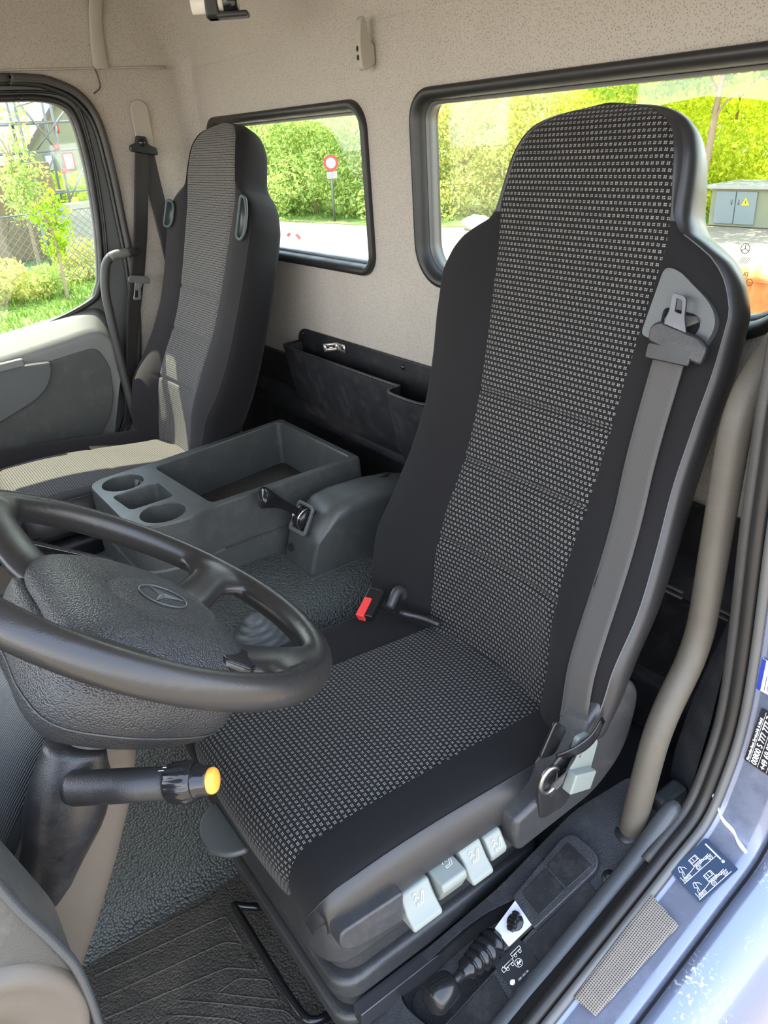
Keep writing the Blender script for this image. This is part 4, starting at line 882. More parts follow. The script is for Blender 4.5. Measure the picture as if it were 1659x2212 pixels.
# ------------------------------------------------------------------ rear wall storage pocket
root = thing('storage_pocket', 'open black plastic document pocket screwed to the rear wall', 'storage pocket', (-0.1, 1.46, 0.62))
zt_ = lambda x: 0.868
bm = BM(); bk = rpoly([(-0.505, 0.62), (-0.505, 0.870), (-0.475, 0.893), (0.36, 0.893), (0.36, 0.62)], [0.01, 0.02, 0.02, 0.02, 0.01]); plate(bm, bk, [], 0.006, Matrix(((1, 0, 0, 0), (0, 0, -1, 1.497), (0, 1, 0, 0), (0, 0, 0, 1)))); obj('back_plate', bm, 'plastic_panel', root, bevel=0.003)
pth = fillet([(-0.480, 1.488, 0), (-0.485, 1.425, 0), (-0.44, 1.420, 0), (0.080, 1.420, 0), (0.098, 1.425, 0), (0.095, 1.395, 0), (0.11, 1.375, 0), (0.20, 1.372, 0), (0.25, 1.38, 0), (0.26, 1.49, 0)], 0.028, 6)
bm = BM(); cx = -0.1
def prow(z, s_, yo): return [(cx + (p.x - cx) * s_, YW - (YW - p.y) * yo, z) for p in pth]
rows = [prow(0.855, 1.0, 1.0), prow(0.80, 0.985, 0.93), prow(0.70, 0.955, 0.75), prow(0.655, 0.94, 0.55), prow(0.645, 0.93, 0.2)]
grid(bm, rows); obj('pocket_front', bm, 'plastic_panel', root, solid=0.004)
bm = BM(); tube(bm, [(p[0], p[1], p[2]) for p in prow(0.856, 1.0, 1.0)], 0.0038, 8); obj('rim', bm, 'plastic_black', root)
for x, z in ((-0.47, 0.878), (0.02, 0.872)):
    bm = BM(); lathe(bm, [(0.0, 0.004), (0.004, 0.0035), (0.0065, 0.001), (0.007, 0.0)], Matrix(((1, 0, 0, x), (0, 0, -1, 1.4905), (0, 1, 0, z), (0, 0, 0, 1))), 16); obj('screw', bm, 'gloss_black', root)
root = thing('angle_bracket', 'small bent metal bracket with holes screwed inside the storage pocket', 'bracket', (-0.30, 1.47, 0.865))
hl3 = [[(x + 0.003 * math.cos(a), 0.0 + 0.003 * math.sin(a)) for a in [2 * math.pi * k / 10 for k in range(10)]] for x in (-0.030, -0.012)]
bm = BM(); plate(bm, [(-0.042, -0.011), (0.0, -0.011), (0.0, 0.011), (-0.042, 0.011)], hl3, 0.002, frame((-0.275, 1.489, 0.874), (0.75, 0.66, 0.1), (0, 0, 1))); obj('arm', bm, 'zinc', root)
hl3 = [[(x + 0.003 * math.cos(a), 0.0 + 0.003 * math.sin(a)) for a in [2 * math.pi * k / 10 for k in range(10)]] for x in (0.010,)]
bm = BM(); plate(bm, [(0.0, -0.011), (0.038, -0.011), (0.038, 0.011), (0.0, 0.011)], hl3, 0.002, frame((-0.275, 1.4885, 0.874), (1, 0, -0.03), (0, 0, 1))); obj('foot', bm, 'zinc', root)
bm = BM(); lathe(bm, [(0.0, 0.003), (0.004, 0.0025), (0.0055, 0.0)], Matrix(((1, 0, 0, -0.250), (0, 0, -1, 1.4868), (0, 1, 0, 0.873), (0, 0, 0, 1))), 14); obj('screw', bm, 'gloss_black', root)
# ------------------------------------------------------------------ headliner fittings
root = thing('coat_hook', 'small beige coat hook on the rear wall between the two windows', 'coat hook', (-0.03, 1.495, 1.515))
bm = BM(); hk = rpoly([(1.494, 1.528), (1.470, 1.515), (1.458, 1.520), (1.455, 1.560), (1.462, 1.608), (1.470, 1.615), (1.476, 1.605), (1.480, 1.570), (1.494, 1.562)], [0.006, 0.01, 0.01, 0.02, 0.006, 0.005, 0.006, 0.008, 0.006])
plate(bm, hk, [], 0.020, Matrix(((0, 0, 1, -0.045), (1, 0, 0, 0.003), (0, 1, 0, -0.004), (0, 0, 0, 1)))); obj('hook_body', bm, 'strip_beige', root, bevel=0.005)
for z in (1.536, 1.552):
    bm = BM(); lathe(bm, [(0.0, 0.001), (0.0035, 0.001), (0.004, 0.0)], Matrix(((1, 0, 0, -0.035), (0, 0, -1, 1.4590), (0, 1.4, 0, z), (0, 0, 0, 1))), 12); obj('screw_hole', bm, 'net_black', root)
root = thing('roof_strip', 'beige moulded cover strip on the roof above the passenger door seal', 'cover strip', (-1.02, 1.25, 1.61))
bm = BM(); rows = []
for x, z, yw in ((-1.026, 1.610, 0.024), (-1.022, 1.66, 0.022), (-1.004, 1.72, 0.021), (-0.970, 1.765, 0.021), (-0.90, 1.812, 0.022), (-0.80, 1.826, 0.035), (-0.74, 1.828, 0.05)): rows.append([(x, 1.238 - yw + 0.03 * (z - 1.61), z), (x + 0.006, 1.238 - yw + 0.004, z - 0.003), (x + 0.006, 1.238 + yw - 0.004 + 0.03 * (z - 1.61), z - 0.003), (x, 1.238 + yw, z)])
grid(bm, rows); obj('strip_body', bm, 'strip_beige', root, sub=1)
bm = BM(); lathe(bm, [(0.0, 0.001), (0.0035, 0.001), (0.0045, 0.0)], Matrix(((0, 0, 1, -1.0125), (1, 0, 0, 1.240), (0, 1, 0, 1.680), (0, 0, 0, 1))), 12); obj('screw_hole', bm, 'net_black', root)
bm = BM(); tube(bm, crom([(-1.026, 1.218, 1.608), (-1.024, 1.222, 1.585), (-1.025, 1.221, 1.560), (-1.027, 1.200, 1.545)], 6), 0.0016, 6)
setp(obj('thin_cable', bm, 'rubber_seal'), 'thin dark cable from the roof strip to the passenger door seal', 'cable')
root = thing('blind_bracket', 'brown clip holding a cream cylinder under the ceiling, cut by top edge', 'bracket', (-0.228, 1.272, 1.628))
fl_ = frame((-0.228, 1.272, 1.628), (0.55, 0.83, 0.0), (-0.83, 0.55, 0.0))
bm = BM(); plate(bm, rpoly([(-0.060, 0.0), (-0.045, 0.030), (-0.030, 0.055), (-0.060, 0.055), (-0.080, 0.02)], 0.008), [], 0.03, frame((-0.215, 1.262, 1.66), (0.55, 0.83, 0), (0, 0, 1))); bm.free()
bm = BM(); box(bm, (-0.048, -0.022, 0.0), (0.040, 0.022, 0.012), fl_); box(bm, (-0.048, -0.022, 0.0), (-0.020, 0.022, 0.10), fl_); obj('bracket', bm, 'plastic_cover', root, bevel=0.005)
bm = BM(); lathe(bm, [(0.0, -0.022), (0.019, -0.022), (0.019, 0.075), (0.0, 0.075)], frame(fl_ @ Vector((-0.002, 0, 0.030)), (0, 0, 1), (-0.83, 0.55, 0)), 24); obj('cylinder', bm, 'light_cream', root)
bm = BM(); lathe(bm, [(0.022, -0.002), (0.024, 0.0), (0.024, 0.026), (0.022, 0.028)], frame(fl_ @ Vector((0.018, 0, 0.030)), (0, 0, 1), (-0.83, 0.55, 0)), 24); obj('collar', bm, 'gloss_black', root)
bm = BM(); box(bm, (-0.040, -0.010, 0.06), (0.03, 0.010, 0.21), fl_); obj('mount', bm, 'plastic_cover', root)
# ------------------------------------------------------------------ steering wheel
WC = Vector((0.737, 0.5775, 0.967)); tt = 0.61; wn_v = Vector((0, math.sin(tt), math.cos(tt))); we = Vector((0, math.cos(tt), -math.sin(tt))); wx = Vector((1, 0, 0))
def Wp(x, y, h=0): return WC + wx * x + we * y + wn_v * h
def remesh(o, vox, it=6):
    k = o.modifiers.new('remesh', 'REMESH'); k.mode = 'VOXEL'; k.voxel_size = vox; k.use_smooth_shade = True
    k = o.modifiers.new('sm', 'SMOOTH'); k.iterations = it; k.factor = 0.6
wheel = thing('steering_wheel', 'black four-spoke steering wheel with round embossed star emblem in the foreground', 'steering wheel', tuple(Wp(0, 0, -0.10)))
R0 = 0.2255
def pol(r, deg, h): a = math.radians(deg); return Wp(r * math.cos(a), r * math.sin(a), h)
bm = BM(); tube(bm, [pol(R0, 3 * k, 0) for k in range(120)], 0.0190, 18, closed=True, prof=lambda a: (math.cos(a), 0.92 * math.sin(a)))
def spoke(bm, a0, a1, wd0, wd1, h0):
    pts = []
    for k in range(13):
        t = k / 12; r = 0.06 + (R0 - 0.06 + 0.004) * t; h = h0 * (1 - sm((t - 0.25) / 0.75)) ; pts.append((pol(r, a0 + (a1 - a0) * t, h), t))
    rows = []
    for p, t in pts:
        ang = math.radians(a0 + (a1 - a0) * t); tang = wx * -math.sin(ang) + we * math.cos(ang)
        wv = wd0 + (wd1 - wd0) * sm(t); wv += 0.034 * sm((t - 0.72) / 0.28); th = 0.015
        rr_ = 0.06 + (R0 - 0.06 - 0.002) * t; hh = h0 * (1 - sm((t - 0.25) / 0.75))
        rows.append([pol(rr_, math.degrees(ang + min(1.2, wv / rr_) * math.cos(b)), hh) + wn_v * th * math.sin(b) for b in [2 * math.pi * k / 20 for k in range(20)]])
    grid(bm, rows, closed=True, cap0=True, cap1=True)
for a0, a1, w0, w1_ in ((116, 126, 0.036, 0.026), (222, 216, 0.038, 0.030), (48, 46, 0.046, 0.040), (-20, -26, 0.066, 0.070)): spoke(bm, a0, a1, w0, w1_, -0.035)
ro = obj('rim_and_spokes', bm, 'wheel_leather', wheel); remesh(ro, 0.003, 12)
# hub bowl below the pad and the raised pad itself
def hubloop(sc, dx=0, dy=0):
    pts = [(-0.118, 0.052), (-0.098, 0.082), (-0.055, 0.100), (0.015, 0.104), (0.072, 0.108), (0.112, 0.088), (0.128, 0.030), (0.130, -0.030), (0.115, -0.082), (0.060, -0.098), (0.0, -0.098), (-0.060, -0.098), (-0.105, -0.080), (-0.122, -0.040), (-0.130, 0.005)]
    return [(x * sc + dx, y * sc + dy) for x, y in [(p.x, p.y) for p in crom([(a, b, 0) for a, b in pts], 4, True)]]
bm = BM(); rows = []
for sc, h, dx in ((0.86, -0.034, 0.012), (0.97, -0.034, 0.012), (1.04, -0.042, 0.014), (1.07, -0.055, 0.018), (1.06, -0.085, 0.016), (0.98, -0.112, 0.010), (0.86, -0.130, 0.004), (0.80, -0.136, 0.0)):
    rows.append([Wp(x, y, h) for x, y in hubloop(sc, dx)])
grid(bm, rows, closed=True, cap0=True, cap1=True); hb_ = obj('hub_bowl', bm, 'plastic_wheel', wheel)
bm = BM(); tube(bm, [Wp(x, y, -0.098) for x, y in hubloop(1.026, 0.0135)], 0.0014, 6, closed=True); obj('bowl_seam', bm, 'plastic_cover', hb_)
bm = BM(); rows = []; EC = (0.036, 0.022)
for sc, h in ((0.90, -0.040), (0.935, -0.030), (0.93, -0.022), (0.89, -0.014), (0.80, -0.006), (0.66, 0.002), (0.56, 0.006), (0.535, 0.0035), (0.50, 0.004), (0.40, 0.007), (0.2, 0.009), (0.02, 0.0095)):
    if sc > 0.57: lp = hubloop(sc * 1.10, 0.018, 0.006)
    else:
        n = len(hubloop(1)); b0 = hubloop(1.1, 0.018, 0.006); lp = []
        for (x, y) in b0:
            a = math.atan2(y - EC[1], x - EC[0]); rr = 0.062 * sc / 0.56; lp.append((EC[0] + rr * math.cos(a), EC[1] + rr * math.sin(a)))
    rows.append([Wp(x, y, h) for x, y in lp])
grid(bm, rows, closed=True, cap1=True); obj('airbag_pad', bm, 'plastic_wheel', wheel, sub=1)
# three-pointed star emblem, pressed into the pad, its top pointing towards the passenger side
fe = frame(Wp(EC[0], EC[1], 0.0095), -we * 0.94 + wx * 0.34, -wx * 0.94 - we * 0.34)
if (fe.to_3x3() @ Vector((0, 0, 1))).dot(wn_v) < 0: fe = frame(Wp(EC[0], EC[1], 0.0095), we * 0.94 - wx * 0.34, -wx * 0.94 - we * 0.34)
bm = BM(); tube(bm, [fe @ Vector((0.027 * math.cos(a), 0.027 * math.sin(a), 0)) for a in [2 * math.pi * k / 40 for k in range(40)]], 0.0010, 8, closed=True)
cv = bm.verts.new(fe @ Vector((0, 0, 0.0035)))
for q in (90, 210, 330):
    tip = bm.verts.new(fe @ Vector((0.026 * math.cos(math.radians(q)), 0.026 * math.sin(math.radians(q)), 0.0006)))
    for s_ in (-60, 60):
        sv = bm.verts.new(fe @ Vector((0.0045 * math.cos(math.radians(q + s_)), 0.0045 * math.sin(math.radians(q + s_)), 0.0))); bm.faces.new((cv, tip, sv) if s_ < 0 else (cv, sv, tip))
obj('emblem', bm, 'plastic_grey', wheel, smooth=False, plabel='raised star-in-circle emblem')
bm = BM(); fk = frame(Wp(0.118, 0.085, -0.006), wx, we); plate(bm, rpoly([(-0.020, -0.020), (0.018, -0.026), (0.034, 0.000), (0.012, 0.026), (-0.016, 0.018)], 0.008), [], 0.010, Matrix.Translation(wn_v * -0.012) @ fk); kp = obj('button_cluster', bm, 'gloss_black', wheel, bevel=0.003)
bm = BM(); lathe(bm, [(0.0, 0.004), (0.004, 0.003), (0.005, 0.0)], Matrix.Translation(Wp(0.112, 0.080, -0.007)) @ frame((0, 0, 0), wx, -we), 16); obj('cluster_button', bm, 'plastic_lightgrey', kp)
bm = BM(); plate(bm, rrect(-0.085, 0.03, -0.006, 0.006, 0.004), [], 0.006, frame(Wp(-0.128, 0.0, -0.020), we, -wx)); obj('upper_button_strip', bm, 'gloss_black', wheel, bevel=0.002)
# ------------------------------------------------------------------ steering column with stalk
colm = thing('steering_column', 'grey steering column covers below the wheel, ribbed on the left', 'steering column', (0.74, 0.36, 0.1))
ax = -wn_v
def Cp(x, y, h): return Wp(x, y, h)
bm = BM(); rows = []
for h, hx, hy, dx, dy in ((-0.128, 0.085, 0.080, -0.03, 0.0), (-0.150, 0.085, 0.082, -0.04, 0.0), (-0.20, 0.080, 0.080, -0.05, -0.005), (-0.26, 0.078, 0.078, -0.05, -0.01), (-0.36, 0.072, 0.075, -0.05, -0.01)):
    rows.append([Cp(dx + hx * (abs(math.cos(a)) ** 0.7) * (1 if math.cos(a) > 0 else -1), dy + hy * (abs(math.sin(a)) ** 0.7) * (1 if math.sin(a) > 0 else -1), h) for a in [2 * math.pi * k / 48 for k in range(48)]])
uv = [[(2 * math.pi * 0.09 * k / 48, i * 0.05) for k in range(48)] for i in range(5)]
grid(bm, rows, closed=True, cap0=True, cap1=True, uvs=uv); obj('ribbed_shroud', bm, 'ribbed_grey', colm, plabel='grey shroud with fine vertical ribs')
# lower leg cover (tan-grey) towards the floor
bm = BM(); rows = []
for y, z, x0, x1, dp in ((0.530, 0.862, 0.700, 0.826, 0.06), (0.520, 0.830, 0.700, 0.828, 0.07), (0.505, 0.78, 0.698, 0.826, 0.08), (0.470, 0.70, 0.695, 0.822, 0.09), (0.430, 0.62, 0.69, 0.818, 0.10), (0.375, 0.52, 0.68, 0.812, 0.11), (0.30, 0.38, 0.66, 0.80, 0.12), (0.22, 0.20, 0.64, 0.79, 0.12), (0.14, 0.0, 0.63, 0.78, 0.12)):
    rows.append([(a, y + 0.006 - dp / 2 + b, z - b * 0.4) for a, b in rrect(x0, x1, -dp / 2, dp / 2, [0.02, 0.022, 0.022, 0.02], 4)])
grid(bm, rows, closed=True, cap0=True, cap1=True); leg = obj('lower_cover', bm, 'column_tan', colm, plabel='tan-grey lower column cover')
bm = BM(); box(bm, (0.735, 0.425, 0.594), (0.742, 0.4365, 0.608)); obj('slot', bm, 'net_black', leg)
# dark shroud between ribs and leg, stalk socket
bm = BM(); tube(bm, crom([(0.800, 0.475, 0.850), (0.810, 0.450, 0.800), (0.800, 0.420, 0.730), (0.785, 0.385, 0.650), (0.775, 0.36, 0.59)], 5), lambda t: interp([(0, 0.034), (0.3, 0.042), (0.5, 0.034), (1, 0.026)], t)[0], 18); obj('stalk_socket', bm, 'plastic_black', colm)
s0 = Vector((0.845, 0.452, 0.834)); s1 = Vector((0.955, 0.568, 0.858)); sd = (s1 - s0).normalized(); L = (s1 - s0).length; fst = frame(s0, sd.cross(Vector((0, 0, 1))), Vector((0, 0, 1)))
def axis_fr(p, d): d = d.normalized(); ex = d.cross(Vector((0, 0, 1))).normalized(); ey = d.cross(ex); return Matrix(((ex.x, ey.x, d.x, p.x), (ex.y, ey.y, d.y, p.y), (ex.z, ey.z, d.z, p.z), (0, 0, 0, 1)))
fst = axis_fr(s0, sd) @ Matrix.Diagonal((0.98, 0.98, 0.86, 1))
bm = BM(); lathe(bm, [(0.0, -0.004), (0.0155, -0.004), (0.0175, 0.004), (0.0172, 0.06), (0.0160, 0.128), (0.0, 0.128)], fst, 32); stk = obj('control_stalk', bm, 'plastic_black', colm)
bm = BM()
rows = []
for h, r in ((0.124, 0.0165), (0.128, 0.0185), (0.150, 0.0200), (0.156, 0.0185), (0.158, 0.016)):
    rows.append([fst @ Vector(((r + (0.0010 if k % 4 < 2 else -0.0004) * (1 if 0.126 < h < 0.155 else 0)) * math.cos(2 * math.pi * k / 64), (r + (0.0010 if k % 4 < 2 else -0.0004) * (1 if 0.126 < h < 0.155 else 0)) * math.sin(2 * math.pi * k / 64), h)) for k in range(64)])
grid(bm, rows, closed=True, cap0=True, cap1=True); obj('twist_ring', bm, 'gloss_black', stk)
bm = BM(); lathe(bm, [(0.0, 0.156), (0.0168, 0.156), (0.0175, 0.160), (0.0150, 0.164), (0.0148, 0.172), (0.0135, 0.1745), (0.0, 0.1745)], fst, 32); obj('end_collar', bm, 'gloss_black', stk)
bm = BM(); lathe(bm, [(0.0125, 0.172), (0.0128, 0.178), (0.0115, 0.1805), (0.006, 0.182), (0.0, 0.1822)], fst, 28); obj('end_button', bm, 'button_orange', stk, plabel='round orange end button')
bm = BM(); ftx = axis_fr(s0, sd); lines2d(bm, [[(0.0, 0.0), (0.006, 0.0)], [(0.003, 0.004), (0.008, 0.004)]], 0.0012, frame(fst @ Vector((0.0, -0.0166, 0.118)), sd, Vector((0, 0, 1)).cross(sd)), 0.0); obj('stalk_mark', bm, 'sticker_white', stk, smooth=False)
bm = BM(); lathe(bm, [(0.0, 0.004), (0.012, 0.003), (0.016, 0.0)], Matrix(((1, 0, 0, 0.775), (0, 0.6, 0.8, 0.522), (0, -0.8, 0.6, 0.815), (0, 0, 0, 1))), 20); obj('screw_recess', bm, 'plastic_black', colm)
# ------------------------------------------------------------------ dashboard
dash = thing('dashboard', 'grey dashboard corner with round air vent at lower left', 'dashboard', (0.0, 0.0, 0.3))
bm = BM(); plate(bm, [(-0.30, 0.30), (0.14, 0.30), (0.20, 0.60), (0.26, 0.80), (0.22, 0.90), (-0.30, 0.95)], [], 1.86, Matrix(((0, 0, 1, -1.0), (1, 0, 0, 0), (0, 1, 0, 0), (0, 0, 0, 1)))); obj('main_body', bm, 'plastic_grey', dash, bevel=0.02)
bm = BM(); plate(bm, rpoly([(0.20, 0.30), (0.375, 0.30), (0.397, 0.62), (0.402, 0.755), (0.393, 0.800), (0.372, 0.905), (0.33, 0.96), (0.20, 0.97)], [0.02, 0.03, 0.03, 0.02, 0.02, 0.02, 0.03, 0.02]), [], 0.09, Matrix(((0, 0, 1, 0.885), (1, 0, 0, 0), (0, 1, 0, 0), (0, 0, 0, 1)))); ep = obj('end_panel', bm, 'plastic_console', dash, bevel=0.006)
bm = BM(); tube(bm, crom([(0.976, 0.368, 0.925), (0.978, 0.379, 0.865), (0.979, 0.394, 0.805), (0.980, 0.402, 0.755), (0.980, 0.400, 0.66), (0.98, 0.385, 0.45)], 5), 0.0060, 10, prof=lambda a: (1.3 * math.cos(a), 0.7 * math.sin(a))); obj('edge_strip', bm, 'sill_trim', ep)
vf = Matrix(((0, 0, 1, 0.974), (1, 0, 0, 0.306), (0, 1, 0, 0.722), (0, 0, 0, 1))) @ Matrix.Translation((0, 0, 0))
bm = BM(); lathe(bm, [(0.040, 0.002), (0.044, 0.010), (0.070, 0.013), (0.080, 0.011), (0.083, 0.013), (0.092, 0.011), (0.098, 0.0)], vf, 56, caps=False); obj('vent_housing', bm, 'column_tan', dash)
bm = BM()
for k in range(5): box(bm, (-0.034, -0.026 + 0.013 * k - 0.0012, 0.002), (0.034, -0.026 + 0.013 * k + 0.0012, 0.008), vf @ Matrix.Rotation(0.35, 4, 'Z'))
obj('vent_louvre', bm, 'column_tan', dash, smooth=False)
bm = BM(); lathe(bm, [(0.0, 0.0015), (0.042, 0.0015)], vf, 32, caps=False); obj('vent_cavity', bm, 'net_black', dash)
#SECTION_SILL
# ------------------------------------------------------------------ driver door sill: platform, switches, lever
sl_n = Vector((0, -0.40942, 0.91235)); sl_d = Vector((0, 0.91235, 0.40942))
def SL(x, y, off=0): return Vector((x, y, FZ(y))) + sl_n * off
fsl = frame(SL(0, 1.0), (1, 0, 0), sl_d)      # local x = X, local y runs up the slope, z = slope normal
def sy(y): return (y - 1.0) / 0.91235
def sl2(x, y): return (x, sy(y))
root = thing('sill_console', 'black slanted sill console between driver seat and door opening', 'console', (0.97, 0.9, 0.1))
bm = BM(); ins_pl = rpoly([sl2(0.885, 0.790), sl2(0.905, 0.775), sl2(0.972, 0.790), sl2(0.984, 0.992), sl2(0.936, 0.992), sl2(0.905, 0.93)], [0.03, 0.03, 0.02, 0.006, 0.006, 0.05])
outl = rpoly([sl2(0.85, 0.45), sl2(1.045, 0.45), sl2(1.045, 1.24), sl2(0.948, 1.24), sl2(0.912, 1.14), sl2(0.900, 0.98), sl2(0.868, 0.80)], 0.02)
plate(bm, outl, [ins_pl], -0.012, fsl)
plate(bm, ins_pl, [], -0.004, Matrix.Translation(sl_n * -0.045) @ fsl)
rows = [[(Matrix.Translation(sl_n * h) @ fsl) @ Vector((p[0], p[1], 0)) for p in ins_pl] for h in (0.0, -0.012, -0.046)]; grid(bm, rows, closed=True)
cb = obj('platform', bm, 'sill_plastic', root, smooth=False, bevel=0.003)
bm = BM(); rows = [[fsl @ Vector((p[0], p[1], -0.010)) for p in outl], [Vector((fsl @ Vector((p[0], p[1], -0.02)))) * 1 for p in outl], [Vector(((fsl @ Vector((p[0], p[1], 0))).x - (0.02 if p[0] < 0.95 else 0), (fsl @ Vector((p[0], p[1], 0))).y, 0.0)) for p in outl]]
grid(bm, rows, closed=True); obj('platform_side', bm, 'sill_plastic', root)
# raised block carrying blanks and the knob plate
bm = BM(); blk = rpoly([sl2(0.932, 0.985), sl2(0.990, 0.975), sl2(1.006, 1.095), sl2(0.992, 1.112), sl2(0.942, 1.112), sl2(0.932, 1.098)], [0.004, 0.004, 0.012, 0.015, 0.015, 0.012])
plate(bm, blk, [], 0.014, fsl); obj('switch_block', bm, 'sill_plastic', root, bevel=0.004)
bm = BM(); plate(bm, [sl2(0.942, 0.930), sl2(0.975, 0.926), sl2(0.985, 0.990), sl2(0.938, 0.994)], [], 0.010, fsl); obj('plate_seat', bm, 'sill_plastic', root, bevel=0.002)
for q in ([(0.944, 1.050), (0.990, 1.046), (0.997, 1.092), (0.946, 1.095)], [(0.942, 0.998), (0.984, 0.993), (0.989, 1.042), (0.944, 1.046)]):
    bm = BM(); plate(bm, rpoly([sl2(*p) for p in q], 0.002), [], 0.0022, Matrix.Translation(sl_n * 0.0138) @ fsl); obj('blanking_plate', bm, 'plastic_black', root, bevel=0.001)
bm = BM(); plate(bm, rpoly([sl2(0.943, 0.937), sl2(0.977, 0.934), sl2(0.983, 0.986), sl2(0.939, 0.990)], 0.002), [], 0.0022, Matrix.Translation(sl_n * 0.0098) @ fsl)
wpz = obj('dial_plate', bm, 'white_plate', root, bevel=0.0006, plabel='white square plate under the black dial')
kc = Matrix.Translation(sl_n * 0.012) @ Matrix.Translation(SL(0.961, 0.963) - fsl.translation) @ fsl
bm = BM(); lathe(bm, [(0.0, 0.002), (0.0125, 0.002), (0.0135, 0.0)], kc, 28); obj('dial_ring', bm, 'gloss_black', root)
bm = BM(); kr = kc @ Matrix.Rotation(0.35, 4, 'Z')
for k in range(5): box(bm, (-0.006 - 0.001 * (k % 2), -0.014 + 0.0055 * k, 0.002), (0.006 + 0.001 * (k % 2), -0.010 + 0.0055 * k, 0.013 - 0.001 * abs(k - 2)), kr)
box(bm, (-0.0045, -0.016, 0.002), (0.0045, 0.014, 0.010), kr); obj('dial_knob', bm, 'gloss_black', root, bevel=0.0012, plabel='ribbed black dial knob')
# long flat raised trim strips
bm = BM()
for a, b in ((0.955, 1.075), (0.800, 0.895)):
    plate(bm, rpoly([sl2(0.982 + (0.006 if a > 0.9 else -0.006), a), sl2(1.034 + (0.0 if a > 0.9 else -0.006), a - 0.008), sl2(1.040 + (0 if a > 0.9 else -0.008), b - 0.01), sl2(1.002 + (0 if a > 0.9 else -0.02), b)], 0.004), [], 0.002, fsl)
obj('smooth_strip', bm, 'plastic_black', root, bevel=0.001)
# tipping lever with rubber gaiter
lroot = thing('tipper_lever', 'black round-knobbed lever with ribbed rubber gaiter on the door sill', 'lever', tuple(SL(0.958, 0.925, -0.01)))
lb = SL(0.953, 0.916, 0.000); lk = SL(0.967, 0.828, 0.065); ld = (lk - lb).normalized(); fl2 = axis_fr(lb, ld) @ Matrix.Diagonal((1.08, 1.08, 1, 1)); LL = (lk - lb).length
bm = BM(); prf = [(0.0, -0.012), (0.022, -0.012), (0.0235, 0.0)]
for k in range(4):
    h = 0.006 + 0.014 * k; r = 0.0225 - 0.0025 * k; prf += [(r - 0.004, h), (r, h + 0.004), (r - 0.0005, h + 0.010), (r - 0.0045, h + 0.0135)]
prf += [(0.0075, 0.070), (0.0, 0.070)]
lathe(bm, prf, fl2, 32); obj('gaiter', bm, 'gloss_black', lroot)
bm = BM(); lathe(bm, [(0.0, 0.05), (0.0065, 0.05), (0.0065, LL - 0.01), (0.0, LL - 0.01)], fl2, 16); obj('shaft', bm, 'plastic_black', lroot)
bm = BM(); lathe(bm, [(0.0, LL - 0.018), (0.0185, LL - 0.024), (0.0205, LL - 0.020), (0.0212, LL - 0.006), (0.0212, LL + 0.012), (0.0185, LL + 0.017), (0.010, LL + 0.0195), (0.0, LL + 0.020)], fl2, 32); obj('knob', bm, 'gloss_black', lroot)
# pictogram sticker beside the lever
stk2 = thing('pictogram_sticker', 'black square sticker with white truck and trailer outlines beside the sill lever', 'sticker', tuple(SL(1.0, 0.925, 0.002)))
q0 = SL(0.974, 0.904, 0.0032); qx = SL(0.979, 0.952, 0.0032); qy = SL(1.022, 0.898, 0.0032)
fx = frame(q0, qx - q0, q0 - qy)   # x along the sill upwards, y towards the seat
wd_ = (qx - q0).length; ht_ = (qy - q0).length
bm = BM(); plate(bm, [(-0.001, -ht_), (wd_, -ht_), (wd_, 0), (-0.001, 0)], [], -0.0012, fx); obj('backing', bm, 'sticker_black', stk2, smooth=False)
bm = BM(); lw = 0.0007
lines2d(bm, [[(0.028, -0.006), (0.046, -0.006), (0.046, -0.010), (0.028, -0.010), (0.028, -0.006)], circ2d(0.033, -0.0125, 0.002), circ2d(0.042, -0.0125, 0.002), [(0.020, -0.012), (0.029, -0.012)],
             [(0.010, -0.012), (0.026, -0.012), (0.026, -0.016), (0.010, -0.016), (0.010, -0.012)], circ2d(0.012, -0.0185, 0.002), circ2d(0.022, -0.0185, 0.002), [(0.004, -0.018), (0.004, -0.013), (0.008, -0.011), (0.010, -0.018), (0.004, -0.018)],
             circ2d(0.030, -0.023, 0.0058, 20), [(0.0265, -0.0265), (0.0285, -0.0205), (0.0300, -0.0215)], [(0.030, -0.019), (0.029, -0.023), (0.031, -0.027)], circ2d(0.006, -0.036, 0.0035)], lw, fx)
vs = [bm.verts.new(fx @ Vector(p)) for p in ((0.0255, -0.0240, 0.0004), (0.0340, -0.0245, 0.0004), (0.0345, -0.0210, 0.0004))]; bm.faces.new(vs)
vs = [bm.verts.new(fx @ Vector((0.006 + 0.0045 * math.cos(a), -0.036 + 0.0028 * math.sin(a), 0.0004))) for a in [2 * math.pi * k / 16 for k in range(16)]]; bm.faces.new(vs)
obj('pictogram', bm, 'sticker_white', stk2, smooth=False)
text('number', '1082 1232 184', 0.0034, Matrix.Translation(sl_n * 0.0003) @ frame(fx @ Vector((0.014, -0.041, 0)), fx.to_3x3() @ Vector((1, 0, 0)), fx.to_3x3() @ Vector((0, 1, 0))), 'sticker_white', stk2)
# bolt on the sill trim
bm = BM(); lathe(bm, [(0.0, 0.007), (0.004, 0.006), (0.006, 0.003), (0.007, 0.002), (0.011, 0.0015), (0.012, 0.0)], Matrix.Translation(SL(1.022, 1.098, 0.001) - fsl.translation) @ fsl, 20)
setp(obj('sill_bolt', bm, 'steel'), 'small round metal bolt head on the sill behind the blanking plates', 'bolt')
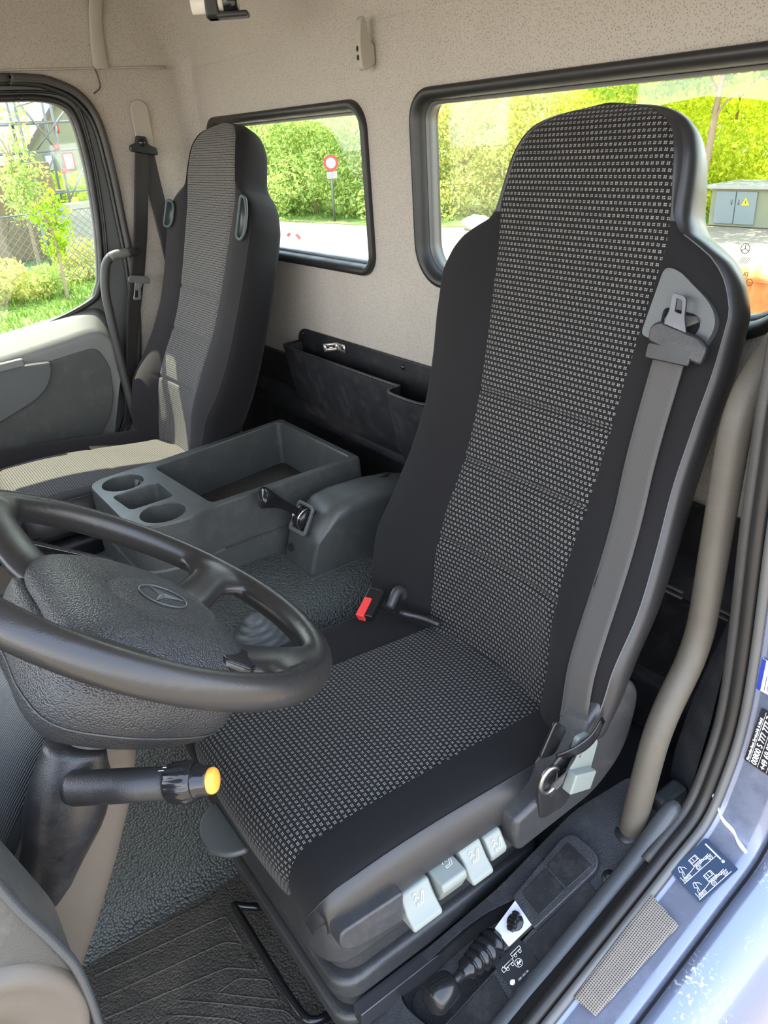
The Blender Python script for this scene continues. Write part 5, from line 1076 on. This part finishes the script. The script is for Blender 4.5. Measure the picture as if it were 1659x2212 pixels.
# glossy sill moulding following the lower door opening
def along(y, x, h): return Vector((x, y, FZ(y) + 0.018)) + sl_n * h
ys = [0.40, 0.50, 0.6, 0.7, 0.8, 0.9, 1.0, 1.08, 1.15, 1.20, 1.235]
bm = BM(); rows = []
for y in ys:
    k_ = sm((y - 1.12) / 0.12) * 0.02
    rows.append([along(y, 1.022, -0.020), along(y, 1.024, -0.002 + k_), along(y, 1.030, 0.006 + k_), along(y, 1.040, 0.009 + k_), along(y, 1.050, 0.006 + k_), along(y, 1.056, -0.002 + k_), along(y, 1.058, -0.020)])
grid(bm, rows, cap0=True, cap1=True); setp(obj('trim_8', bm, 'sill_trim', sub=1), kind='structure')
# plastic pillar foot trim inside
bm = BM(); rows = []
for z, y0, w_ in ((0.40, 1.262, 0.05), (0.45, 1.275, 0.055), (0.55, 1.295, 0.05), (0.64, 1.305, 0.035), (0.72, 1.31, 0.018)):
    rows.append([(1.03, y0 + 0.01, z), (1.03 - w_, y0 + 0.03, z), (1.03 - w_, y0 + 0.09, z), (1.03, y0 + 0.13, z)])
grid(bm, rows, cap0=True); setp(obj('trim_9', bm, 'sill_plastic', bevel=0.006), kind='structure')
bm = BM(); box(bm, (1.0, 1.215, 0.385), (1.03, 1.275, 0.430)); setp(obj('trim_10', bm, 'sill_plastic', bevel=0.008), kind='structure')
# door opening seals on the driver side
oc = op_[6:]
def offs(pts, d):
    out = []
    for i, p in enumerate(pts):
        a, b = pts[max(0, i - 1)], pts[min(len(pts) - 1, i + 1)]; t = (b - a).normalized(); nr = Vector((0, -t.z, t.y)); out.append(p + nr * d)
    return out
def band(bm, prof, pts, cl=False):
    rows = [[Vector((x, q.y, q.z)) for q in offs(pts, d)] for x, d in prof]
    if cl: rows.append(rows[0])
    grid(bm, rows); return bm
sg = 1 if offs(oc, 0.01)[0].y < oc[0].y else -1      # +sg moves into the opening
bm = BM(); tube(bm, [p + Vector((-0.004, 0, 0)) for p in offs(oc[:62], 0.0)], 0.0090, 10); setp(obj('trim_11', bm, 'foam_dark'), kind='structure')
bm = BM(); band(bm, [(1.045, -sg * 0.02), (1.048, -sg * 0.002), (1.098, -sg * 0.002)], oc); tube(bm, [p + Vector((0.012, 0, 0)) for p in offs(oc, sg * 0.003)], 0.0095, 12); setp(obj('trim_12', bm, 'rubber_seal'), kind='structure')
bm = BM(); tube(bm, [p + Vector((0.029, 0, 0)) for p in offs(oc, sg * 0.002)], 0.0070, 12); setp(obj('trim_13', bm, 'rubber_grey'), kind='structure')
# ------------------------------------------------------------------ painted body outside the seal
ocp = op_
prof = [(1.094, -sg * 0.004), (1.096, sg * 0.003), (1.099, sg * 0.003), (1.101, 0.0), (1.104, 0.0), (1.150, 0.0), (1.163, -sg * 0.001), (1.168, -sg * 0.012), (1.172, -sg * 0.012), (1.176, 0.0), (1.190, 0.001 * sg), (1.215, -sg * 0.012), (1.245, -sg * 0.045), (1.262, -sg * 0.10), (1.270, -sg * 0.22)]
bm = BM(); band(bm, prof[:8], ocp)
body = setp(obj('trim_14', bm, 'paint'), kind='structure')
bm = BM(); band(bm, prof[8:], ocp)
setp(obj('trim_15', bm, 'paint_dirty'), kind='structure')
bm = BM(); band(bm, [(1.166, -sg * 0.013), (1.174, -sg * 0.013)], ocp); setp(obj('trim_16', bm, 'net_black'), kind='structure')
# outer cab skin closing the rear and the sides
bm = BM(); box(bm, (1.20, 1.34, 0.10), (1.24, 1.56, 1.80)); box(bm, (-1.12, 1.545, 0.0), (1.24, 1.565, 0.585)); setp(obj('wall_rear_outer', bm, 'paint', smooth=False), kind='structure')
# waffle step plate
def BP(x, y, h=0.0): return Vector((x, y, 0.437 + (y - 1.229) * 0.4488)) + sl_n * h
bm = BM(); rows = []; uvs_ = []
for i in range(9):
    t = i / 8; y0 = 0.940 + (1.103 - 0.940) * t; x0 = 1.096 + (1.091 - 1.096) * t; y1 = 0.943 + (1.095 - 0.943) * t; x1 = 1.131 + (1.144 - 1.131) * t
    rows.append([BP(x0 + (x1 - x0) * k / 6, y0 + (y1 - y0) * k / 6, 0.0045) for k in range(7)]); uvs_.append([((x0 + (x1 - x0) * k / 6), (y0 + (y1 - y0) * k / 6) * 1.096) for k in range(7)])
grid(bm, rows, uvs=uvs_); setp(obj('step_plate', bm, 'step_waffle', solid=0.003), 'beige waffle-textured plate on the painted door sill, lower right', 'step plate')
# towing sticker
tw = thing('towing_sticker', 'blue square sticker with white truck-towing drawings on the painted sill corner', 'sticker', tuple(BP(1.125, 1.17, 0.003)))
cs = [BP(1.103, 1.210, 0.004), BP(1.160, 1.201, 0.004), BP(1.150, 1.133, 0.004), BP(1.091, 1.144, 0.004)]
ftw = frame(cs[3], cs[0] - cs[3], cs[0] - cs[1]); W_ = (cs[0] - cs[3]).length; H_ = (cs[0] - cs[1]).length
bm = BM(); plate(bm, rpoly([(0, -H_), (W_, -H_), (W_, 0), (0, 0)], 0.002), [], -0.0012, ftw); obj('backing', bm, 'sticker_navy', tw, smooth=False)
bm = BM(); lw = 0.0008
def crane(ox, oy, s_=1.0):
    L = []
    def a(*pts): L.append([(ox + x * s_, oy + y * s_ * 0.86) for x, y in pts])
    def c(x, y, r): L.append(circ2d(ox + x * s_, oy + y * s_, r * s_, 14))
    a((0.0, 0.0), (0.066, 0.0)); a((0.002, 0.0), (0.002, 0.012)); a((0.004, 0.006), (0.022, 0.008), (0.030, 0.010))
    for x in (0.007, 0.0135): c(x, 0.0035, 0.0030); c(x, 0.0035, 0.0012)
    a((0.006, 0.009), (0.010, 0.017), (0.007, 0.019), (0.010, 0.026), (0.013, 0.026), (0.012, 0.018), (0.010, 0.010)); a((0.012, 0.026), (0.018, 0.020), (0.018, 0.017), (0.019, 0.016))
    a((0.030, 0.010), (0.030, 0.024), (0.044, 0.024), (0.044, 0.010), (0.030, 0.010)); a((0.031, 0.016), (0.043, 0.016)); a((0.036, 0.016), (0.036, 0.023)); a((0.032, 0.023), (0.032, 0.016)); a((0.030, 0.012), (0.044, 0.012)); a((0.042, 0.016), (0.042, 0.023))
    for x in (0.034, 0.058): c(x, 0.0038, 0.0036); c(x, 0.0038, 0.0016)
    a((0.037, 0.008), (0.063, 0.008)); a((0.040, 0.006), (0.046, 0.012), (0.052, 0.006), (0.056, 0.011)); a((0.044, 0.010), (0.060, 0.011))
    return L
lines2d(bm, crane(0.002, -0.0265, 0.93) + crane(0.002, -H_ + 0.0035, 0.93), lw, ftw)
lines2d(bm, [[(0.0655, -0.006 - 0.0042 * k), (0.0655, -0.0085 - 0.0042 * k)] for k in range(7)] + [circ2d(0.0655, -0.038, 0.0012, 10)], 0.0022, ftw)
obj('drawing', bm, 'sticker_white', tw, smooth=False)
# service number sticker on the painted pillar
sv = thing('service_sticker', 'black label with white telephone number on the painted door pillar', 'sticker', (1.115, 1.284, 0.50))
def pil(x, z): # point on the pillar face
    for i in range(len(ocp) - 1):
        if (ocp[i].z - z) * (ocp[i + 1].z - z) <= 0:
            t = (z - ocp[i].z) / (ocp[i + 1].z - ocp[i].z + 1e-9); return Vector((x, ocp[i].y + (ocp[i + 1].y - ocp[i].y) * t - 0.0035, z))
a_, b_, c_ = pil(1.103, 0.545), pil(1.103, 0.640), pil(1.160, 0.545)
fsv = frame(pil(1.104, 0.548), pil(1.110, 0.645) - pil(1.104, 0.548), Vector((-1, 0, 0)))
bm = BM(); plate(bm, rrect(0, 0.096, -0.060, 0.0, 0.002), [], -0.0012, fsv); obj('backing', bm, 'sticker_black', sv, smooth=False)
fz_ = fsv.to_3x3()
def tf(x, y): return frame(fsv @ Vector((x, y, 0.0004)), fz_ @ Vector((1, 0, 0)), fz_ @ Vector((0, 1, 0)))
text('service_line', 'Mercedes-Benz Service24h & Mobil', 0.0055, tf(0.003, -0.0065), 'sticker_white', sv, bold=True)
text('number_line', '00800 5 777 777 7', 0.0115, tf(0.003, -0.0180), 'sticker_white', sv, bold=True)
text('second_line', '+49 69 95 30 72 77', 0.0115, tf(0.003, -0.0310), 'sticker_white', sv, bold=True)
bm = BM(); lines2d(bm, [[(0.002, -0.0080), (0.094, -0.0080)], [(0.002, -0.0205), (0.094, -0.0205)], [(0.002, -0.034), (0.094, -0.034)]], 0.0006, fsv, 0.0005); obj('rule', bm, 'sticker_white', sv, smooth=False)
# blue and white label higher up
lb2 = thing('data_label', 'white label with blue edge high on the painted pillar, cut by right edge', 'sticker', (1.11, 1.27, 0.66))
fd = frame(pil(1.098, 0.672), pil(1.100, 0.74) - pil(1.098, 0.672), Vector((-1, 0, 0)))
bm = BM(); plate(bm, rrect(0, 0.055, -0.050, 0.0, 0.001), [], -0.0008, fd); obj('backing', bm, 'sticker_white', lb2, smooth=False)
bm = BM(); plate(bm, rrect(0, 0.055, -0.006, 0.0, 0.001), [], 0.0004, fd); obj('blue_edge', bm, 'sticker_blue', lb2, smooth=False)
bm = BM(); lines2d(bm, [[(0.004, -0.011 - 0.004 * k), (0.030 + 0.012 * ((k * 7) % 3) / 2, -0.011 - 0.004 * k)] for k in range(8)], 0.0008, fd); obj('print', bm, 'sticker_black', lb2, smooth=False)
# loose putty line where sill and pillar panels meet
bm = BM(); jp = [(1.066, 1.262, 0.478), (1.085, 1.250, 0.470), (1.105, 1.245, 0.452), (1.125, 1.235, 0.447), (1.14, 1.236, 0.440), (1.155, 1.232, 0.436)]
def onbody(x, z): p = pil(x, z); return p
rows_ = [onbody(x, z) + Vector((0, 0.002, 0)) for x, _, z in jp]; tube(bm, crom(rows_, 5), lambda t: 0.0016 + 0.0016 * abs(math.sin(9 * t)), 8); setp(obj('sealant_bead', bm, 'sticker_white'), 'lumpy white sealant bead across the painted pillar above the blue sticker', 'sealant')
# tyre corner below
bm = BM(); lathe(bm, [(0.30, -0.12), (0.44, -0.14), (0.50, -0.12), (0.515, -0.06), (0.515, 0.06), (0.50, 0.12), (0.44, 0.14), (0.30, 0.12)], frame((1.05, 1.15, -0.50), (0, 1, 0), (0, 0, 1)), 48)
setp(obj('front_tyre', bm, 'tyre'), 'dusty truck tyre below the painted sill in lower right corner', 'tyre')
#SECTION_OUTSIDE
# ------------------------------------------------------------------ outdoors
GZ = -1.0
bm = BM(); grid(bm, [[(x, y, GZ - 0.01) for x in (-120, 60)] for y in (-60, 120)]); setp(obj('ground_1', bm, 'asphalt', smooth=False), 'pale concrete yard around the truck', 'ground', kind='structure')
def patch(name, pts, mat, z, label, cat):
    bm = BM(); bm.faces.new([bm.verts.new((x, y, z)) for x, y in pts]); return setp(obj(name, bm, mat, smooth=False), label, cat, kind='structure')
patch('ground_2', [(-30, 11.2), (-15.5, 13.4), (-9.5, 16.4), (-4, 18.3), (-2, 40), (-60, 60), (-60, 14)], 'grass', GZ, 'grass verge below the hedge', 'grass')
patch('ground_3', [(-9.5, -4), (-10.2, 5.8), (-60, 9.5), (-60, -20)], 'grass', GZ, 'lawn beyond the passenger door', 'grass')
def leaves(n, shape, size, rnd):
    """leaf quads spread through blobs; shape = list of (centre, radii)"""
    bm = BM(); vol = [r[0] * r[1] * r[2] for _, r in shape]; tot = sum(vol)
    for (c, r), v in zip(shape, vol):
        for _ in range(int(n * v / tot)):
            d = Vector((rnd.gauss(0, 1), rnd.gauss(0, 1), rnd.gauss(0, 1))).normalized(); q = rnd.random() ** 0.22
            nz = 1 + 0.28 * noise.noise(d * 2.3 + Vector(c))
            p = Vector(c) + Vector((d.x * r[0], d.y * r[1], d.z * r[2])) * q * nz
            a = Vector((rnd.gauss(0, 1), rnd.gauss(0, 1), rnd.gauss(0, 1))).normalized(); b = a.cross(Vector((rnd.gauss(0, 1), rnd.gauss(0, 1), rnd.gauss(0, 1)))).normalized(); s_ = size * (0.6 + 0.8 * rnd.random())
            bm.faces.new([bm.verts.new(p + v2) for v2 in (a * s_, b * s_ * 0.5, -a * s_, -b * s_ * 0.5)])
    return bm
rnd = random.Random(3)
def tree_mesh(h, w_, n, size, trunk_h, trunk_r, lean=0.0):
    blobs = [(((rnd.random() - 0.5) * w_ * 0.9, (rnd.random() - 0.5) * w_ * 0.9, trunk_h + (h - trunk_h) * ((0.15 if trunk_h > 0.3 else 0.05) + (0.7 if trunk_h > 0.3 else 0.8) * (rnd.random() if trunk_h > 0.3 else i_ / 12))), (w_ * (0.25 + 0.15 * rnd.random()), w_ * (0.25 + 0.15 * rnd.random()), (h - trunk_h) * (0.16 + 0.12 * rnd.random()))) for i_ in range(9 if trunk_h > 0.3 else 13)]
    lf = leaves(n, blobs, size, rnd); tr = BM(); tube(tr, crom([(0, 0, -0.05), (0.05 + lean * 0.3, 0, h * 0.25), (0.02 + lean * 0.6, 0.03, h * 0.5), (lean, 0, h * 0.78)], 4), lambda t: trunk_r * (1 - 0.65 * t), 10)
    for k in range(5):
        a = 2 * math.pi * k / 5; z = h * (0.35 + 0.08 * k); tube(tr, crom([(lean * z / h, 0, z), (0.3 * w_ * 0.4 * math.cos(a), 0.3 * w_ * 0.4 * math.sin(a), z + 0.12 * h), (0.35 * w_ * math.cos(a), 0.35 * w_ * math.sin(a), z + 0.2 * h)], 3), lambda t: trunk_r * 0.35 * (1 - 0.7 * t), 6)
    return lf, tr
def make_tree(name, loc, h, w_, n, size, th, tr_, mat, label, cat='tree', group=None, lean=0.0):
    r = thing(name, label, cat, (0, 0, 0), group); lf, tr = tree_mesh(h, w_, n, size, th, tr_, lean)
    obj('foliage', lf, mat, r, smooth=False); obj('trunk', tr, 'bark', r); r.location = loc; return r
def copy_thing(r, loc, rz, sc, label, group=None, mat=None):
    c = r.copy(); COL.objects.link(c); c.location = loc; c.rotation_euler = (0, 0, rz); c.scale = (sc, sc, sc); c['label'] = label
    if group: c['group'] = group
    for ch in list(r.children):
        d = ch.copy(); COL.objects.link(d); d.parent = c
        if mat and ch.name.startswith('foliage'): d.data = ch.data.copy(); d.data.materials[0] = M[mat]
    return c
G1 = 'hedge bushes seen through the rear windows'
protoA = make_tree('hedge_bush', (-24.5, 14.5, GZ), 3.6, 3.2, 17000, 0.062, 0.1, 0.07, 'leaf_green', 'light green hedge bush directly left of the round road sign', 'bush', G1)
hb = [(-28.8, 13.0, 1.0, 0, 'hedge bush at the far left, right above the passenger headrest'), (-22.0, 14.3, 1.0, 0, 'light green hedge bush directly behind the round road sign'), (-19.5, 15.5, 0.98, 0, 'light green hedge bush at the right end of the passenger-side rear window'), (-17.0, 16.5, 0.95, 2, 'yellowing dry hedge bush at the left end of the driver-side rear window'), (-14.6, 17.4, 0.98, 2, 'dry hedge bush beside the driver headrest, left of it'),
      (-12.4, 18.4, 1.0, 1, 'yellow-green hedge bush hidden mostly by the driver headrest'), (-11.0, 20.6, 1.02, 1, 'yellow-green hedge bush left of the slanting brown trunk'), (-8.3, 20.2, 1.05, 1, 'yellow-green hedge bush behind the grey electrical cabinet'), (-26.6, 13.9, 1.0, 0, 'light green hedge bush just right of the passenger headrest')]
for i, (x, y, s_, kd, lab) in enumerate(hb):
    c = copy_thing(protoA, (x, y, GZ), rnd.random() * 6, s_, lab, ('hedge bushes seen through the rear windows', 'yellow-green hedge bushes', 'dry hedge bushes')[kd], (None, 'leaf_yellow', 'leaf_dry')[kd])
protoT = make_tree('background_tree', (-27.0, 22.0, GZ), 6.4, 5.0, 14000, 0.105, 1.6, 0.14, 'leaf_green', 'tall green tree behind the hedge at the left end of the driver-side rear window', 'tree', 'trees behind the hedge')
for i, (x, y, s_, kd, lab) in enumerate([(-33, 20.0, 1.15, 0, 'tall green tree behind the hedge above the round road sign'), (-22.5, 22.0, 0.78, 0, 'tall green tree behind the dry hedge bushes, left of the driver headrest'), (-19.0, 25.5, 0.74, 1, 'tall yellow-green tree above the left side of the driver headrest'), (-15.5, 25.0, 0.90, 1, 'tall yellow-green tree above the right side of the driver headrest'), (-11.8, 25.5, 1.05, 1, 'tall yellow-green tree behind the slanting brown trunk'), (-39, 19, 1.2, 0, 'tall green tree behind the hedge above the passenger headrest')]):
    copy_thing(protoT, (x, y, GZ), rnd.random() * 6, s_, lab, 'trees behind the hedge', None if kd == 0 else 'leaf_yellow')
make_tree('roadside_tree', (-9.55, 17.0, GZ), 5.2, 4.2, 9000, 0.10, 2.3, 0.105, 'leaf_bright', 'tree with bare slanting brown trunk left of the grey electrical cabinet', 'tree', lean=0.42)
# electrical cabinet
root = thing('electrical_cabinet', 'pale grey electrical cabinet with warning triangle beyond the driver window', 'cabinet', (-8.0, 17.0, GZ))
bm = BM(); box(bm, (-8.90, 16.6, GZ), (-6.3, 17.7, -0.20)); obj('wall', bm, 'house_plaster', root, bevel=0.02)
bm = BM(); box(bm, (-9.0, 16.5, -0.24), (-6.2, 17.8, -0.16)); obj('roof_slab', bm, 'kerb_stone', root, bevel=0.01)
for x0, x1 in ((-8.76, -8.30), (-8.28, -7.82)):
    bm = BM(); box(bm, (x0, 16.56, GZ + 0.06), (x1, 16.61, -0.29)); dd = obj('door', bm, 'cabinet_grey', root, bevel=0.008)
    bm = BM(); box(bm, (x1 - 0.08 if x0 < -8.5 else x0 + 0.06, 16.545, -0.55), (x1 - 0.06 if x0 < -8.5 else x0 + 0.08, 16.56, -0.45)); obj('latch', bm, 'galvanised', dd)
bm = BM(); plate(bm, [(-8.22, -0.56), (-8.04, -0.56), (-8.13, -0.40)], [], -0.006, Matrix(((1, 0, 0, 0.08), (0, 0, 1, 16.556), (0, 1, 0, 0), (0, 0, 0, 1)))); wtg = obj('warning_triangle', bm, 'sign_yellow', root, smooth=False)
bm = BM(); lines2d(bm, [[(-8.12, -0.45), (-8.14, -0.49), (-8.12, -0.49), (-8.135, -0.53)]], 0.012, Matrix(((1, 0, 0, 0.08), (0, 0, -1, 16.549), (0, 1, 0, 0), (0, 0, 0, 1)))); obj('bolt_mark', bm, 'sticker_black', wtg, smooth=False)
# no-vehicles sign
root = thing('road_sign', 'round white sign with red ring on a thin grey post', 'road sign', (-19.3, 13.3, GZ))
bm = BM(); tube(bm, [(-19.3, 13.33, GZ), (-19.3, 13.36, 0.80)], 0.035, 10); obj('post', bm, 'galvanised', root)
fs_ = frame((-19.25, 13.34, 0.60), (0.56, 0.83, 0), (0, 0, 1)); sgn_z = 1 if (fs_.to_3x3() @ Vector((0, 0, 1))).dot(Vector((1, -0.6, 0))) > 0 else -1
bm = BM(); lathe(bm, [(0.0, 0.02 * sgn_z), (0.155, 0.02 * sgn_z), (0.155, 0.0), (0.0, 0.0)], fs_, 32); obj('sign_face', bm, 'sign_white', root, smooth=False)
bm = BM(); lathe(bm, [(0.145, 0.021 * sgn_z), (0.145, 0.026 * sgn_z), (0.215, 0.026 * sgn_z), (0.215, 0.0), (0.145, 0.0), (0.145, 0.021 * sgn_z)], fs_, 36, caps=False); obj('red_ring', bm, 'sign_red', root, smooth=False)
bm = BM(); box(bm, (-0.15, -0.42, 0.0), (0.15, -0.24, 0.02 * sgn_z), fs_); sp4 = obj('supplementary_plate', bm, 'sign_white', root, smooth=False)
bm = BM(); lines2d(bm, [[(-0.10, -0.29), (0.10, -0.29)], [(-0.08, -0.34), (0.08, -0.34)], [(-0.10, -0.385), (0.05, -0.385)]], 0.018, fs_, 0.022 * sgn_z); obj('plate_print', bm, 'cabinet_grey', sp4, smooth=False)
# small barrier hoop and kerb stones
root = thing('barrier_hoop', 'small red and white metal hoop at the yard edge', 'barrier', (-13.6, 8.75, GZ))
hp = fillet([(-13.6, 8.55, GZ), (-13.6, 8.57, -0.50), (-13.6, 8.70, -0.40), (-13.6, 8.90, -0.62), (-13.6, 8.95, GZ)], 0.12, 6)
bm = BM(); tube(bm, hp, 0.032, 10); obj('hoop', bm, 'sign_white', root)
for a, b in ((4, 8), (14, 18), (24, 28)):
    if b < len(hp): bm = BM(); tube(bm, hp[a:b], 0.033, 10); obj('red_band', bm, 'sign_red', root)
def rock(loc, s_, label):
    bm = BM(); bmesh.ops.create_icosphere(bm, subdivisions=3, radius=1)
    for v in bm.verts: v.co = Vector((v.co.x * s_[0], v.co.y * s_[1], v.co.z * s_[2])) * (1 + 0.25 * noise.noise(v.co * 1.7)); v.co += Vector(loc)
    return setp(obj('boulder', bm, 'kerb_stone'), label, 'boulder')
rock((-13.5, 13.9, GZ + 0.12), (0.45, 0.3, 0.22), 'pale boulder on the verge at left edge of the driver window')
rock((-7.2, 12.5, GZ + 0.10), (0.6, 0.4, 0.28), 'pale boulder behind the driver seat shoulder, above the rusty container')
# rusty container right behind the cab
root = thing('rusty_container', 'rusty orange steel container edge at the right of the driver window', 'container', (1.0, 4.6, GZ))
bm = BM(); box(bm, (-0.66, 4.0, 0.15), (2.6, 6.0, 0.66)); obj('body', bm, 'rust', root, bevel=0.02)
bm = BM(); tube(bm, [(-0.70, 3.98, 0.66), (2.6, 3.98, 0.70)], 0.035, 10); obj('top_rail', bm, 'rust', root)
for x in (-0.3, 0.6, 1.5): bm = BM(); box(bm, (x, 3.95, 0.15), (x + 0.08, 4.0, 0.64)); obj('stiffener', bm, 'rust', root, bevel=0.005)
for x in (-0.4, 2.3):
    for y in (4.2, 5.8): bm = BM(); box(bm, (x, y, GZ), (x + 0.1, y + 0.1, 0.16)); obj('support', bm, 'rust', root)
# ---- beyond the passenger door: fence, shrubs, scaffold, walls, house
root = thing('mesh_fence', 'chain-link fence across the lawn beyond the passenger door', 'fence', (-14.5, 3.0, GZ))
bm = BM(); y0, y1, z0, z1 = -3.0, 5.5, -0.85, 0.42; stp = 0.14; H = z1 - z0
k_ = y0 - H
while k_ < y1:
    for s_ in (1, -1):
        a = (k_, z0) if s_ > 0 else (k_, z1); b = (k_ + H, z1) if s_ > 0 else (k_ + H, z0)
        if b[0] > y0 and a[0] < y1: tube(bm, [(-14.5, a[0], a[1]), (-14.5, b[0], b[1])], 0.006, 4, caps=False)
    k_ += stp
obj('mesh', bm, 'galvanised', root)
for y in (-1.5, 1.5, 3.9):
    bm = BM(); tube(bm, [(-14.5, y, GZ), (-14.5, y, 0.5)], 0.03, 8); obj('post', bm, 'galvanised', root)
bm = BM(); tube(bm, [(-14.5, -3, 0.42), (-14.5, 5.5, 0.42)], 0.012, 6); obj('top_wire', bm, 'galvanised', root)
make_tree('young_tree', (-13.4, 3.80, GZ), 1.85, 0.55, 700, 0.045, 0.65, 0.035, 'leaf_bright', 'slender bright green young tree beyond the passenger window', 'young tree')
protoS = make_tree('shrub', (-14.0, 2.9, GZ), 0.95, 1.2, 2000, 0.05, 0.05, 0.02, 'leaf_dry', 'low dry shrub on the left of the young tree', 'shrub', 'low shrubs by the fence')
for i, (x, y, s_, lab) in enumerate([(-14.2, 1.6, 0.9, 'low dry shrub at the left edge of the passenger door window'), (-14.1, 3.55, 0.62, 'low green shrub at the foot of the slender young tree'), (-15.4, 4.7, 0.8, 'low dry shrub right of the young tree, near the window post')]): copy_thing(protoS, (x, y, GZ), i * 2.1, s_, lab, 'low shrubs by the fence', 'leaf_green' if i == 1 else None)
make_tree('overhanging_tree', (-17.5, 4.3, GZ), 3.4, 0.9, 1400, 0.05, 0.8, 0.05, 'leaf_green', 'small green tree at the left edge of the passenger window', 'tree')
copy_thing(protoS, (-26.0, 7.2, GZ + 0.5), 0.5, 1.6, 'green hedge in front of the cream house', 'house hedge', 'leaf_bright')
root = thing('scaffold', 'metal tube scaffold in front of the cream house', 'scaffold', (-22, 5.5, GZ))
for x in (-22.0, -21.2):
    for y in (3.6, 4.6, 5.45, 6.2): bm = BM(); tube(bm, [(x, y, GZ), (x, y + (0.15 if y > 6 else 0), 3.6)], 0.035, 8); obj('standard', bm, 'galvanised', root)
for z in (0.45, 1.45, 2.1, 2.75): bm = BM(); tube(bm, [(-21.2, 3.0, z), (-21.2, 7.0, z)], 0.03, 8); obj('ledger', bm, 'galvanised', root)
for a, b in (((5.45, 0.45), (6.2, 1.45)), ((6.2, 1.45), (5.45, 2.75)), ((4.6, 2.1), (5.45, 0.45)), ((4.6, 2.1), (5.45, 3.4)), ((5.7, 1.5), (6.9, 2.6)), ((6.2, 0.2), (7.0, 1.3))): bm = BM(); tube(bm, [(-21.15, a[0], a[1]), (-21.15, b[0], b[1])], 0.025, 8); obj('brace', bm, 'galvanised', root)
for z in (0.45, 2.1): bm = BM(); box(bm, (-22.0, 3.0, z), (-21.2, 6.2, z + 0.05)); obj('plank', bm, 'stained_wall', root)
for y, z in ((6.15, 1.47), (5.5, 2.77), (6.2, 0.9)): bm = BM(); box(bm, (-21.2, y, z), (-21.1, y + 0.12, z + 0.12)); obj('red_clamp', bm, 'red_paint', root)
bm = BM(); box(bm, (-20.6, 1.0, GZ), (-20.0, 5.65, 1.22)); setp(obj('stained_block_wall', bm, 'stained_wall', bevel=0.03), 'brown stained concrete wall behind the young tree', 'wall')
bm = BM(); box(bm, (-19.0, 5.3, GZ), (-18.6, 6.6, 0.30)); setp(obj('grey_block_wall', bm, 'concrete', bevel=0.02), 'low grey concrete block between the wall and the house hedge', 'wall')
house = thing('gabled_house', 'cream gabled house with dark roof behind the scaffold', 'house', (-36, 9.7, GZ))
bm = BM(); plate(bm, [(8.0, GZ), (13.0, GZ), (13.0, 1.9), (9.9, 3.35), (8.0, 1.35)], [], 7.0, Matrix(((0, 0, -1, -34.0), (1, 0, 0, 0), (0, 1, 0, 0), (0, 0, 0, 1)))); obj('walls', bm, 'house_plaster', house, smooth=False)
for q in ([(7.6, 0.95), (9.9, 3.45), (9.95, 3.30), (7.75, 0.90)], [(9.85, 3.45), (13.4, 1.85), (13.3, 1.70), (9.9, 3.28)]):
    bm = BM(); plate(bm, q, [], 7.6, Matrix(((0, 0, -1, -33.7), (1, 0, 0, 0), (0, 1, 0, 0), (0, 0, 0, 1)))); obj('roof_slope', bm, 'roof_tile', house, smooth=False)
for y, z, w_, h_, mm in ((9.65, 2.1, 0.18, 0.35, 'red_paint'), (9.1, 0.72, 0.42, 0.65, 'cabinet_grey'), (9.85, 0.70, 0.45, 0.68, 'red_paint')):
    bm = BM(); box(bm, (-34.05, y - w_ / 2, z), (-33.97, y + w_ / 2, z + h_)); wf = obj('window', bm, mm, house)
    bm = BM(); box(bm, (-33.98, y - w_ / 2 + 0.06, z + 0.06), (-33.955, y + w_ / 2 - 0.06, z + h_ - 0.06)); obj('pane', bm, 'sign_white', wf)
bm = BM(); box(bm, (-22.3, 6.55, -0.15), (-22.26, 6.75, 0.25)); setp(obj('yellow_notice', bm, 'sign_yellow'), 'small yellow notice board beside the house hedge', 'notice')
bm = BM(); tube(bm, [(-22.28, 6.65, GZ), (-22.28, 6.65, -0.15)], 0.02, 6); setp(obj('notice_post', bm, 'galvanised'), 'thin post under the small yellow notice board', 'post')
# grass tufts along the lawn and verge (uncountable)
bm = BM()
for _ in range(9000):
    if rnd.random() < 0.75: x = -10.5 - 6.0 * rnd.random(); y = -1 + 7.0 * rnd.random(); 
    else: t = rnd.random(); x = -24 + 18 * t; y = 12.6 + 5.2 * t ** 1.2 + 1.6 * rnd.random()
    if x > -10.2 and y < 6: continue
    a = rnd.random() * 6.28; h_ = 0.05 + 0.09 * rnd.random(); d = Vector((math.cos(a), math.sin(a), 0)) * 0.02; b = Vector((x, y, GZ)); bm.faces.new([bm.verts.new(p) for p in (b - d, b + d, b + Vector((rnd.gauss(0, 0.03), rnd.gauss(0, 0.03), h_)))])
setp(obj('grass_tufts', bm, 'grass_blade', smooth=False), 'short grass on the lawn and verge', 'grass', kind='stuff')
